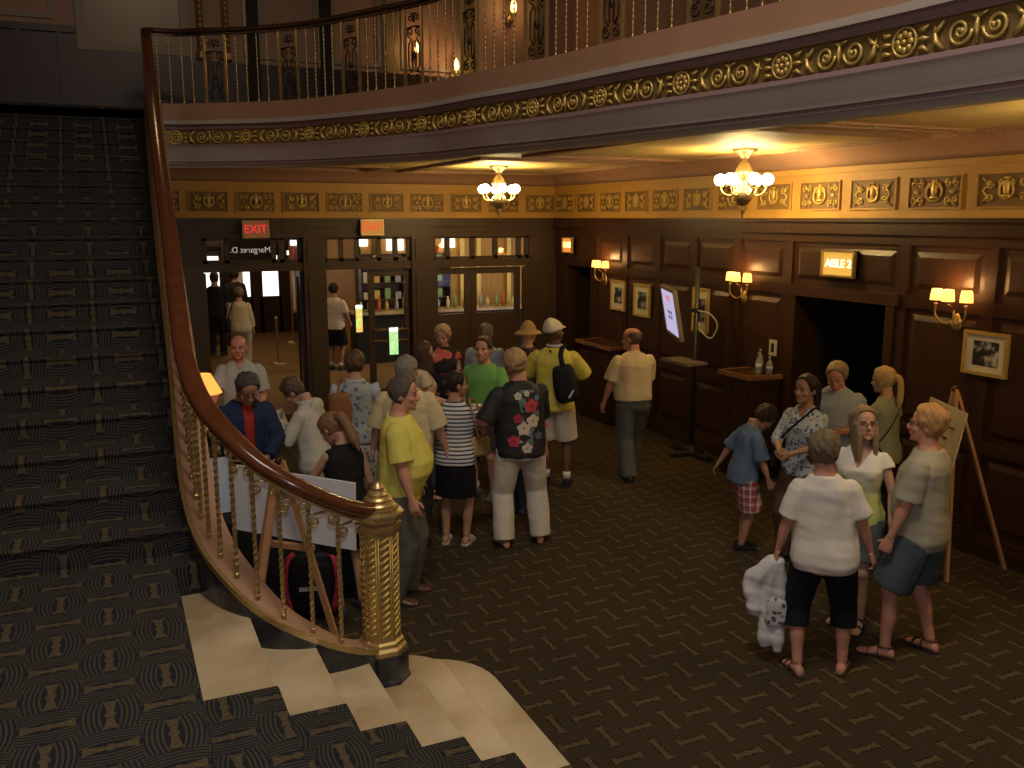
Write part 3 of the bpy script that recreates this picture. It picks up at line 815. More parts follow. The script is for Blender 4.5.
# screen's width direction runs nearly along the line of sight; top leans out
up_=nrm.cross(xd).normalized()
if up_.z<0: up_=-up_
Mt=Matrix((xd,up_,xd.cross(up_))).transposed().to_4x4(); Mt.translation=V((6.32,9.30,1.81)); tv.matrix_world=Mt
tag(tv,'tilted wide flat screen with pale lit page, seen nearly edge-on','screen')
q=MB(); w,h=1.02,.62
q.box(-w/2,w/2,-h/2,h/2,-.04,0); 
for a,b,c,d in ((-w/2,w/2,-h/2,-h/2+.04),(-w/2,w/2,h/2-.04,h/2),(-w/2,-w/2+.04,-h/2,h/2),(w/2-.04,w/2,-h/2,h/2)): q.box(a,b,c,d,0,.012)
q.build('bezel',flat('bronze_grey_bezel',(.30,.25,.18),.35,metal=.4),tv)
MB().box(-w/2+.04,w/2-.04,-h/2+.04,h/2-.04,0,.004).build('screen',emis('screen_glow',(.72,.66,1.0),.62),tv)
text('screen_text','EVENTS',.09,emis('screen_red',(1,.15,.15),.7),tv,Matrix.Translation((0,.17,.008)),.001)
text('screen_text','Tours today\n1:00   3:00',.07,emis('screen_ink',(.12,.12,.25),.3),tv,Matrix.Translation((0,-.03,.008)),.001)
# console cabinets against the right wall
def console(y0,y1,label,top=1.22,d_=.44):
    e=empty('console_cabinet',(XR-.05-d_/2,(y0+y1)/2,0)); tag(e,label,'cabinet')
    w=y1-y0; q=MB(); q.box(-d_/2+.04,d_/2-.0,-w/2+.04,w/2-.04,.06,top-.05)
    for yy in (-w/4,w/4):
        q.box(-d_/2+.025,-d_/2+.04,yy-w/4+.1,yy+w/4-.08,.14,top-.14)
    q.box(-d_/2+.06,d_/2,-w/2+.06,w/2-.06,0,.06); q.build('body',M_woodd,e)
    MB().box(-d_/2,d_/2,-w/2,w/2,top-.05,top).build('top',wood('polished_console_top',(.05,.02,.01),(.10,.045,.02),.2),e)
    q=MB(); 
    for a,b,c,dd in ((-d_/2-.008,-d_/2+.022,-w/2-.005,w/2+.005),(-d_/2,d_/2,-w/2-.008,-w/2+.02),(-d_/2,d_/2,w/2-.02,w/2+.008)): q.box(a,b,c,dd,top-.045,top+.006)
    q.build('edge_molding',flat('worn_brown_edge',(.22,.11,.05),.4),e); return e
console(7.84,8.42,'dark console cabinet beside the aisle doorway with bottles on top')
console(10.9,11.9,'dark console cabinet under the two small pictures near the corner',1.15,.45)
def bottle(x,y,z,label,h=.26,col=(.55,.58,.6)):
    e=empty('glass_bottle',(x,y,z)); tag(e,label,'bottle','bottles on the console by the aisle doorway')
    MB().lathe([(.001,0),(.034,0),(.036,.01),(.036,h*.58),(.028,h*.68),(.013,h*.78),(.012,h*.93),(.015,h*.94),(.015,h*.96),(.001,h*.96)],n=14).build('body',Mat('bottle_glass',col,.12,trans=.55),e,smooth=True)
    MB().lathe([(.016,h*.92),(.016,h),(.001,h)],n=10).build('cap',flat('silver_cap',(.6,.6,.62),.3,metal=.7),e)
    MB().lathe([(.0368,h*.2),(.0368,h*.48)],n=14).build('paper_label',flat('bluewhite_label',(.45,.5,.62),.6),e,smooth=True)
bottle(6.76,8.12,1.22,'glass bottle on the console, farthest from the aisle doorway')
bottle(6.66,8.02,1.22,'glass bottle on the console, middle one of three',.24)
bottle(6.74,7.93,1.22,'short glass bottle right under the placard, nearest the aisle doorway',.20,(.6,.58,.5))

# ------------------------------------------------------------ easels
def bar(q,a,b,w=.022,t=.012):
    a=V(a);b=V(b); d=(b-a).normalized(); s=d.cross(V((0,1,0))); 
    if s.length<.1: s=d.cross(V((1,0,0)))
    s.normalize(); u=d.cross(s)
    q.rings([[p+s*w*i+u*t*j for i,j in ((-1,-1),(1,-1),(1,1),(-1,1))] for p in (a,b)]); return q
def easel(loc_,rz,label,hgt,sp,rear,barz):
    e=empty('easel',loc_,rz); tag(e,label,'easel')
    ap=V((0,0,hgt))
    for sx in (-1,1): bar(MB(),(sx*sp,0,0),(sx*.02,.0+.07,hgt)).build('leg',M_ease,e)
    bar(MB(),(0,rear,0),(0,.09,hgt-.03)).build('rear_leg',M_ease,e)
    k=barz/hgt
    bar(MB(),(-sp*(1-k)-.03,.07*k-.03,barz),(sp*(1-k)+.03,.07*k-.03,barz),.02,.02).build('crossbar',M_ease,e)
    MB().ell((0,.07,hgt+.0),(.03,.03,.03),8,6).build('hinge',M_iron,e); return e
# foreground easel: its back towards us, board on the far side (local -y)
easel((1.03,6.10,0),R(138),'wooden tripod easel behind the stair rail, seen from its back',1.33,.36,.55,.70)
bd=empty('poster_board',(1.03,6.10,0),R(138)); tag(bd,'blank white back of big board resting on the easel behind the stair rail','board')
Mb=Matrix.Translation((-.04,-.0,.735))@Matrix.Rotation(R(-3),4,'X')@Matrix.Rotation(R(-3),4,'Y')
q=MB(); q.box(-.47,.50,-.03,-.018,0,.49,Mb); q.build('foam_board',M_white,bd)
# right easel with printed poster
ce=V((6.27,5.19,0)); rz=R(-58)
easel(ce,R(-116),'wooden tripod easel standing near the right wall under the gilt-framed photograph',1.56,.30,.62,.86)
bd=empty('poster_board',ce,R(-116)); tag(bd,'cream printed poster board on easel behind the man in the grey T-shirt','poster')
Mb=Matrix.Translation((0,-.065,.875))@Matrix.Rotation(R(-10),4,'X')
MB().box(-.34,.34,-.012,.0,0,.56,Mb).build('foam_board',flat('cream_poster',(.60,.52,.34),.6),bd)
ink=flat('dark_red_ink',(.30,.05,.04),.6); ink2=flat('brown_ink',(.12,.07,.05),.6)
def pt(s,size,x,z,mat_): text('printing',s,size,mat_,bd,Mb@frame_M((x,-.014,z),(1,0,0),(0,0,1)),.001)
pt('*',.20,0,.455,ink); pt('Welcome to the Theatre',.045,0,.40,ink); pt('Public Tours',.055,0,.30,ink2); pt('Friday and Saturday',.045,0,.21,ink2); pt('begin in this lobby',.035,0,.10,ink2)

# ------------------------------------------------------------ registration table with lamp
tb=empty('folding_table',(.95,7.0,0),R(4)); tag(tb,'long table under a black cloth behind the easel and stair rail','table')
q=MB(); q.box(-.75,.75,-.36,.36,.72,.74); q.build('table_top',flat('beige_laminate',(.45,.36,.26),.5),tb)
for sx in (-1,1):
    for sy in (-1,1): MB().tube([(sx*.68,sy*.30,0),(sx*.68,sy*.30,.72)],.014,8).build('leg',M_chrome,tb)
q=MB(); rs=[]
N=96
def edge(t):
    P=[V((-.77,-.38,0)),V((.77,-.38,0)),V((.77,.38,0)),V((-.77,.38,0))]; L=[1.54,.76,1.54,.76]; s_=t*sum(L); k=0
    while s_>L[k]+1e-9 and k<3: s_-=L[k]; k+=1
    return P[k].lerp(P[(k+1)%4],s_/L[k])
for z,amp in ((.748,0),(.746,0),(.6,.008),(.35,.018),(.05,.028)):
    rs.append([edge(j/N)*(1+(.0 if z>.7 else amp*math.sin(j*1.3)*1.2))+V((0,0,z)) for j in range(N)])
q.rings(rs[::-1],cap=False); q.add(rs[0],[tuple(range(N))])
o=q.build('black_tablecloth',fabric('black_cloth',(.015,.014,.016)),None,angle=60,loc=(.95,7.0,0),rz=R(4)); tag(o,'black cloth covering the table behind the easel','tablecloth')
def paper(x,y,z,rz,w,h,label,mat_=None,name='paper_sheet',rx=0):
    o=MB().box(-w/2,w/2,-h/2,h/2,0,.004).build(name,mat_ or flat('paper_white',(.7,.68,.62),.7),None,loc=(x,y,z),rz=rz); o.rotation_euler.x=rx
    tag(o,label,'paper'); return o
paper(1.15,7.08,.752,.3,.21,.28,'white paper sheet on the black-covered table, nearer the hooded woman')
paper(.78,7.10,.752,-.2,.21,.28,'white paper sheet on the black-covered table in front of the blue-jacketed man')
# second little board standing at the left
bd=MB().box(-.16,.16,-.01,.01,0,.42).build('sign_board',flat('pale_blue_board',(.42,.50,.62),.6),None,loc=(.60,6.62,.752)); bd.rotation_euler=(R(-10),0,R(6)); bd.location=(.62,6.86,.750)
tag(bd,'pale blue upright board just left of the big white board','board')
# lamp table
lt=empty('side_table',(.90,9.22,0)); tag(lt,'dark side table holding the glowing orange lamp','table')
MB().box(-.42,.42,-.28,.28,.86,.90).build('table_top',M_woodd,lt)
for sx in (-1,1):
    for sy in (-1,1): MB().lathe([(.02,0),(.028,.05),(.02,.4),(.03,.8),(.03,.86)],c=(sx*.36,sy*.22,0),n=8).build('leg',M_woodd,lt)
MB().box(-.38,.38,-.24,.24,.76,.86).build('apron',M_woodd,lt)
lm=empty('table_lamp',(.80,9.15,.90)); tag(lm,'table lamp with glowing orange cone shade left of the pale-shirted man','lamp')
MB().lathe([(.001,0),(.08,0),(.08,.015),(.03,.03),(.015,.06),(.012,.42),(.001,.43)],n=16).build('base',M_bronze,lm,smooth=True)
MB().lathe([(.17,.36),(.165,.37),(.07,.55),(.065,.55),(.16,.362)],n=24).build('lamp_shade',M_tlamp,lm,smooth=True)
plight('table_lamp_light',(.80,9.15,1.27),LP['tlamp'],(1,.42,.12),.04)
# ------------------------------------------------------------ vestibule
YV=24.0
v=MB(); v.box(-1.3,1.3,YV,YV+.2,0,3.4); v.box(4.9,12.2,YV,YV+.2,0,3.4); v.box(1.5,4.9,YV,YV+.2,2.45,3.4); v.box(1.5,4.45,YV,YV+.2,2.12,2.5)
v.box(1.5,4.9,YV,YV+.15,2.12,2.24)
for x in (1.24,2.01,2.76,3.48,4.22,4.72): v.box(x-.05,x+.13,YV-.03,YV+.15,0,2.75)
v.box(4.3,4.9,YV,YV+.15,0,2.0)
struct(v.build('wall_street',M_woodd))
for i,x in enumerate((1.37,2.14,2.89,3.61)):
    w=.59; q=MB(); q.box(x,x+.09,YV,YV+.05,0,2.12); q.box(x+w-.09,x+w,YV,YV+.05,0,2.12); q.box(x,x+w,YV,YV+.05,0,.95); q.box(x,x+w,YV,YV+.05,2.0,2.12)
    o=struct(q.build('door_%d'%(9+i),M_woodd)); MB().box(x+.09,x+w-.09,YV+.02,YV+.03,.95,2.0).build('pane',M_glass,o)
struct(MB().box(-1.5,-1.3,YB+.2,YV,0,3.4).build('wall_vestibule_left',M_tan))
struct(MB().box(12.2,12.4,YB+.2,YV,0,3.4).build('wall_vestibule_right',M_tan))
struct(MB().box(-1.5,12.4,YB+.15,YV+.2,3.3,3.42).build('ceiling_vestibule',M_cream))
# partition with gilt pilasters and lit display windows behind the right-hand doors
pw=MB(); pw.box(4.95,12.2,19.2,19.35,0,3.3); pw.box(4.9,5.05,19.2,YV,0,3.3)
struct(pw.build('wall_box_office',M_ochre))
pl=MB()
for x in (5.4,6.3,7.35,7.75,8.5,9.1): pl.box(x-.05,x+.05,19.08,19.2,0,3.3)
struct(pl.build('trim_11',M_gold))
lw=emis('display_window_glow',(1,.97,.88),1.6)
for i,(x0,x1,z0,z1) in enumerate(((4.99,5.2,2.35,3.05),(5.62,6.0,2.25,3.1),(6.42,6.62,2.3,3.1),(6.9,7.2,2.3,3.1))):
    struct(MB().box(x0,x1,19.14,19.18,z0,z1).build('window_%d'%(5+i),lw))
rb=MB(); rs=[]
for z in (1.2,1.6,2.0,2.35): rs.append([V((6.58+.17*math.cos(a)*(1+.1*math.sin(a*5)),19.02+.05*math.sin(a),z)) for a in [2*PI*j/16 for j in range(16)]])
rb.rings(rs); o=rb.build('hanging_banner',fabric('red_banner_cloth',(.5,.03,.03)),None,smooth=True); tag(o,'red hanging banner seen through the glass door right of the pillar','banner')
ct=empty('counter',(6.6,18.2,0)); tag(ct,'long dark counter with small goods seen through the glass doors','counter')
MB().box(-2.0,2.6,-.3,.3,0,1.0).build('body',M_dark,ct); MB().box(-2.05,2.65,-.36,.34,1.0,1.05).build('top',M_marble,ct)
cols=[(.6,.55,.4),(.2,.35,.15),(.55,.12,.05),(.65,.5,.15),(.3,.32,.35)]
for i in range(22):
    x=4.75+i*.19; c=cols[i%5]; h=.2+.06*((i*7)%3)
    o=MB().lathe([(.001,0),(.04,0),(.042,h*.6),(.018,h*.8),(.016,h),(.001,h)],n=10).build('bottle',flat('goods_%d'%(i%5),c,.3),None,smooth=True,loc=(x,18.15+.08*(i%2),1.05))
    tag(o,'small bottle standing in the row on the counter behind the glass doors','bottle','bottles on the counter behind the glass doors')
rk=empty('display_rack',(5.9,18.75,0)); tag(rk,'dark shelved rack behind the counter, seen through the glass doors','rack')
q=MB(); q.box(-1.0,1.0,.12,.16,0,2.2)
for z in (.9,1.25,1.6,1.95): q.box(-1.0,1.0,-.12,.14,z-.02,z)
for x in (-1.0,0,.98): q.box(x,x+.02,-.12,.14,0,2.2)
q.build('shelving',M_woodd,rk)
for i in range(24):
    r_=i//8; x=5.02+(i%8)*.235; c=cols[(i*3+r_)%5]; h=.14+.04*(i%3)
    o=MB().box(-.06,.06,-.04,.04,0,h).build('snack_box',flat('goods_%d'%((i*3+r_)%5),c,.5),None,loc=(x,18.74,(1.25,1.6,1.95)[r_])); tag(o,'small coloured box on the shelved rack behind the counter','box','boxes on the rack behind the counter')
# glowing leaflets boxes by the doors
def lbox(x,y,z,w,h,c1,c2,label):
    e=empty('display_sign',(x,y,z)); tag(e,label,'display')
    MB().box(-w/2-.01,w/2+.01,0,.04,-h/2-.01,h/2+.01).build('housing',M_black,e)
    m=Mat('lit_display_glow',(.1,.1,.1),.5,emit=c1,es=1.0); n=m.noise(14,3); m.nt.links.new(m.mix((n-.42)*5,c1,c2),m.b.inputs['Emission Color'])
    MB().box(-w/2,w/2,-.006,0,-h/2,h/2*.72).build('display_panel',m,e)
    MB().box(-w/2,w/2,-.006,0,h/2*.74,h/2).build('header_panel',emis('white_header_glow',(.85,1,.75),2.2),e)
lbox(3.53,YB+.02,1.42,.10,.42,(.9,.5,.10),(.55,.9,.25),'glowing yellow and green leaflet display left of the push bars')
lbox(4.03,YB-.13,1.06,.14,.42,(.35,.8,.25),(.65,.85,.45),'glowing green leaflet display below the push bars, right of the pair')
# queue posts in the vestibule
def post(x,y,label):
    e=empty('queue_post',(x,y,0)); tag(e,label,'queue post','queue posts in the vestibule')
    MB().lathe([(.001,0),(.16,0),(.16,.02),(.05,.04),(.025,.05)],n=18).build('base',M_bronze,e,smooth=True)
    MB().lathe([(.022,.04),(.022,.92),(.035,.93),(.035,.96),(.001,.99)],n=12).build('pole',M_bronze,e,smooth=True)
post(3.1,18.6,'brass queue post in the vestibule standing apart to the left'); post(3.2,15.9,'brass queue post in the vestibule nearest the open door')
# flag
fg=empty('flag',(3.98,21.6,0)); tag(fg,'striped flag hanging on a pole by the street doors','flag')
MB().tube([(0,0,0),(0,0,2.4)],.018,8).build('pole',M_bronze,fg)
q=MB(); rs=[]
for i in range(14):
    z=2.3-i*.12; rs.append([V((.02+.32*t*(.75+.02*i),.05*math.sin(t*14+i*.2),z)) for t in [j/18 for j in range(19)]]+[V((.02+.32*t*(.75+.02*i),.05*math.sin(t*14+i*.2)+.006,z)) for t in [j/18 for j in range(18,-1,-1)]])
q.rings(rs); m=Mat('striped_flag_cloth',(.7,.7,.7),.8); (a,b,c),_=m.coord('Object')
m.base(m.mix(((a*38+c*2).sin()>0)*1.0,(.75,.73,.72),(.55,.08,.08))); q.build('cloth',m,fg,smooth=True)
MB().lathe([(.001,0),(.14,0),(.12,.04),(.03,.06)],n=14).build('base',M_bronze,fg)
# sidewalk and cars outside are blown out: bright daylight from the world
struct(MB().box(-6,14,YV+.2,34,-.2,-.02).build('ground_street',flat('sun_bleached_concrete',(.6,.58,.55),.8)))
struct(MB().box(3.30,3.55,26.5,26.8,0,1.9).build('pillar_street',flat('brownish_post',(.5,.3,.2),.8)))
# white ceiling dome lamps in the vestibule
def dome(x,y,label):
    e=empty('ceiling_lamp',(x,y,3.3)); tag(e,label,'ceiling lamp','ceiling lamps in the vestibule')
    MB().lathe([(.20,0),(.20,-.03),(.18,-.035)],n=20).build('rim',M_bronze,e,smooth=True); MB().lathe([(.18,-.03),(.14,-.09),(.06,-.12),(.001,-.125)],n=20).build('lamp_shade',emis('dome_glow',(1,.8,.5),3),e,smooth=True)
    plight('ceiling_lamp_light',(x,y,3.05),LP['vest']*(2.4 if x>6 else 1),(1,.74,.42),.15)
dome(2.6,16.5,'round ceiling lamp in the vestibule behind the left doorway'); dome(6.6,16.8,'round ceiling lamp in front of the counter in the vestibule'); dome(2.9,21,'round ceiling lamp near the street doors')
# ------------------------------------------------------------ mezzanine lamps
def msconce(x,z,label,s=1,y=YM-.05):
    e=empty('wall_lamp',(x,y,z)); tag(e,label,'wall lamp','lamps on the mezzanine wall')
    MB().lathe([(.001,-.05*s),(.04*s,-.04*s),(.05*s,0),(.03*s,.05*s),(.001,.06*s)],n=12,M=Matrix.Scale(.4,4,(0,1,0)),c=(0,-.01,-.12*s)).build('backplate',M_bronze,e,smooth=True)
    MB().tube([(0,-.02,-.12*s),(0,-.10*s,-.14*s),(0,-.12*s,-.06*s)],.008,6).build('arm',M_bronze,e,smooth=True)
    MB().lathe([(.001,-.06*s),(.03*s,-.05*s),(.042*s,0),(.03*s,.06*s),(.001,.12*s)],c=(0,-.12*s,0),n=12).build('flame_bulb',M_dim,e,smooth=True)
    plight('wall_lamp_light',(x,y-.28,z+.02),LP['mez'],(1,.6,.25),.04)
msconce(4.29,5.32,'small lit wall lamp on mezzanine, left one of the low pair behind the railing',.8); msconce(4.88,5.12,'small lit wall lamp on mezzanine, right one of the low pair behind the railing',1.0); msconce(5.78,6.0,'bright wall lamp on the mezzanine at the top edge, over the balcony fascia',1.2)
# hanging candle lamp over the stair head
e=empty('hanging_lamp',(.66,10.3,9)); tag(e,'hanging candle lamp on thin chain over the stair head','hanging lamp')
MB().tube([(0,0,0),(0,0,-3.45)],.006,5).build('chain',M_bronze,e); MB().lathe([(.02,-3.44),(.03,-3.47),(.015,-3.5)],n=10).build('socket',M_bronze,e)
MB().lathe([(.001,-3.50),(.022,-3.53),(.03,-3.6),(.02,-3.68),(.001,-3.75)],n=12).build('flame_bulb',M_flame,e,smooth=True)
plight('hanging_lamp_light',(.66,10.15,5.35),LP['mez']*.5,(1,.66,.32),.04)
# added unseen fill light high above the opening, no chandelier there
al=bpy.data.lights.new('added_atrium_fill','AREA'); al.shape='DISK'; al.size=2.2; al.energy=LP['atrium']; al.color=(1,.88,.72)
o=bpy.data.objects.new('added_atrium_fill',al); COL.objects.link(o); o.location=(1.2,2.2,8.6)
fl_=bpy.data.lights.new('camera_flash','POINT'); fl_.shadow_soft_size=.03; fl_.energy=LP['flash']; fl_.color=(.92,.95,1.0)
o=bpy.data.objects.new('camera_flash',fl_); COL.objects.link(o); o.location=(.02,-.05,H+.12); o.rotation_euler=(R(72),0,-YAW-R(6))
W=bpy.data.worlds.new('daylight'); SC.world=W; W.use_nodes=True; W.node_tree.nodes['Background'].inputs[0].default_value=(1,.96,.90,1); W.node_tree.nodes['Background'].inputs[1].default_value=1.7
VS=SC.view_settings; VS.view_transform='Standard'; VS.look='None'; VS.gamma=1; VS.exposure=LP['exp']; VS.use_curve_mapping=False
SC.cycles.use_denoising=True; SC.cycles.max_bounces=8; SC.cycles.diffuse_bounces=3; SC.cycles.transmission_bounces=8; SC.cycles.sample_clamp_indirect=4
SC.cycles.caustics_reflective=False; SC.cycles.caustics_refractive=False
try: SC.cycles.denoiser='OPENIMAGEDENOISE'
except Exception: pass
# ------------------------------------------------------------ people
def remesh(mb,vox,smooth=3,nz=0,folds=0,seed=0,cut=None):
    me=bpy.data.meshes.new('t'); me.from_pydata(mb.v,[],mb.f); me.validate()
    bm=bmesh.new(); bm.from_mesh(me); bmesh.ops.recalc_face_normals(bm,faces=bm.faces); bm.to_mesh(me); bm.free()
    o=bpy.data.objects.new('t',me); COL.objects.link(o)
    a=o.modifiers.new('r','REMESH'); a.mode='VOXEL'; a.voxel_size=vox; a.adaptivity=0
    b=o.modifiers.new('s','SMOOTH'); b.factor=.5; b.iterations=smooth
    dg=bpy.context.evaluated_depsgraph_get(); m2=bpy.data.meshes.new_from_object(o.evaluated_get(dg))
    bpy.data.objects.remove(o); bpy.data.meshes.remove(me)
    if nz or folds:
        sd=V((seed*7.3,seed*3.1,0)); nn=[v.normal.copy() for v in m2.vertices]
        for v,n in zip(m2.vertices,nn):
            p=v.co; d=nz*noise.noise(p*7+sd)
            if folds:
                q=V((p.x*13,p.y*13,p.z*4.5))+sd; d+=folds*noise.noise(q)+folds*.5*noise.noise(V((p.x*5+p.z*16,p.y*9,p.z*11))+sd)
            v.co=p+n*d
    if cut:
        bm=bmesh.new(); bm.from_mesh(m2); bmesh.ops.delete(bm,geom=[f for f in bm.faces if cut(f.calc_center_median())],context='FACES'); bm.to_mesh(m2); bm.free()
    return m2
HEADR=[(0,.020,.066,.030),(.018,.043,.086,-.022),(.045,.056,.088,-.050),(.075,.064,.086,-.074),(.105,.069,.084,-.090),(.135,.073,.088,-.098),(.165,.072,.087,-.098),(.195,.060,.070,-.084),(.213,.040,.044,-.058),(.222,.020,.014,-.032),(.225,.004,-.006,-.014)]
def headpt(th,z,k=1.0):
    """th: 0 = front(+y), pi/2 = +x"""
    z=max(0,min(.225,z))
    for a,b in zip(HEADR[:-1],HEADR[1:]):
        if a[0]<=z<=b[0]: break
    t=(z-a[0])/(b[0]-a[0]); hw,yf,yb=[a[i]+(b[i]-a[i])*t for i in (1,2,3)]
    c=(yf+yb)/2; hd=(yf-yb)/2; s,co=math.sin(th),math.cos(th)
    pw=.86
    return V((hw*k*math.copysign(abs(s)**pw,s),c+hd*k*math.copysign(abs(co)**pw,co),z))
SK=dict(fair=(.52,.30,.21),pink=(.56,.27,.19),tan=(.40,.22,.14),brown=(.13,.065,.04),mid=(.46,.26,.17))
def skin(n):
    k='skin_'+n
    if k not in MATS:
        m=Mat(k,SK[n],.5,spec=.35); q=m.noise(18,3); c=SK[n]; m.base(m.mix(q,tuple(x*.85 for x in c),c)); m.b.inputs['Subsurface Weight'].default_value=.0; MATS[k]=m
    return MATS[k]
def hairmat(c):
    k='hair_%.2f_%.2f'%(c[0],c[2])
    if k not in MATS:
        m=Mat(k,c,.55,spec=.3); q=m.noise(30,4,stretch=(6,6,.7)); m.base(m.mix(q,tuple(x*.55 for x in c),tuple(min(1,x*1.3) for x in c))); m.bump(q,.5,.006); MATS[k]=m
    return MATS[k]
def clothmat(c):
    if isinstance(c,Mat): return c
    return fabric('cloth_%.3f_%.3f_%.3f'%c,c)
def ik(S,T,l1,l2,pole):
    d=T-S; L=d.length; mx=(l1+l2)*.998
    if L>mx: T=S+d*(mx/L); d=T-S; L=mx
    u=d/L; a=(l1*l1-l2*l2+L*L)/(2*L); h=math.sqrt(max(0,l1*l1-a*a))
    pv=V(pole); pv=pv-u*pv.dot(u)
    if pv.length<1e-4: pv=u.orthogonal()
    return S+u*a+pv.normalized()*h, T
def interp(P,Rr,n=4):
    """joint polyline -> denser with radii"""
    o=[];r=[]
    for i in range(len(P)-1):
        for k in range(n):
            t=k/n; o.append(P[i].lerp(P[i+1],t)); r.append(Rr[i]+(Rr[i+1]-Rr[i])*t)
    o.append(P[-1]); r.append(Rr[-1]); return o,r
def hand(mb,W,d,tdir,nside,curl=.35,spread=.0,scale=1,grip=False):
    d=d.normalized(); t=V(tdir); t=(t-d*t.dot(d))
    if t.length<1e-3: t=d.orthogonal()
    t.normalize(); n=d.cross(t); 
    if n.dot(V(nside))<0: n=-n
    s=scale
    rs=[]
    for q,(a,b) in ((-.02,(.026,.021)),(.0,(.028,.019)),(.03,(.036,.017)),(.06,(.041,.016)),(.085,(.040,.013)),(.092,(.034,.009))):
        rs.append([W+d*q*s+(t*math.cos(2*PI*k/12)*a+n*math.sin(2*PI*k/12)*b)*s for k in range(12)])
    mb.rings(rs)
    for off_,L,c_ in ((.030,.070,0),(.010,.078,.05),(-.010,.073,.1),(-.029,.056,.16)):
        p=W+d*.082*s+t*off_*s; pts=[p-d*.01*s]; dd=(d+t*(off_*spread*10)).normalized(); ang=0
        for seg,fr in enumerate((.42,.33,.25)):
            ang+=curl+c_; q=dd*math.cos(ang)+n*math.sin(ang); pts.append(p); p=p+q*L*fr*s
        pts.append(p)
        mb.tube(pts,[.0085*s,.0092*s,.0085*s,.0078*s,.006*s][:len(pts)],7)
    p=W+d*.022*s+t*.030*s; q1=(d*.65+t*.65+n*(.5 if grip else .2)).normalized(); q2=(d*.85+t*.2+n*(.7 if grip else .25)).normalized()
    mb.tube([p-t*.012*s,p+q1*.032*s,p+q1*.032*s+q2*.03*s,p+q1*.032*s+q2*.045*s],[.013*s,.0105*s,.0095*s,.006*s],7)
    return W+d*.095*s+n*.025*s

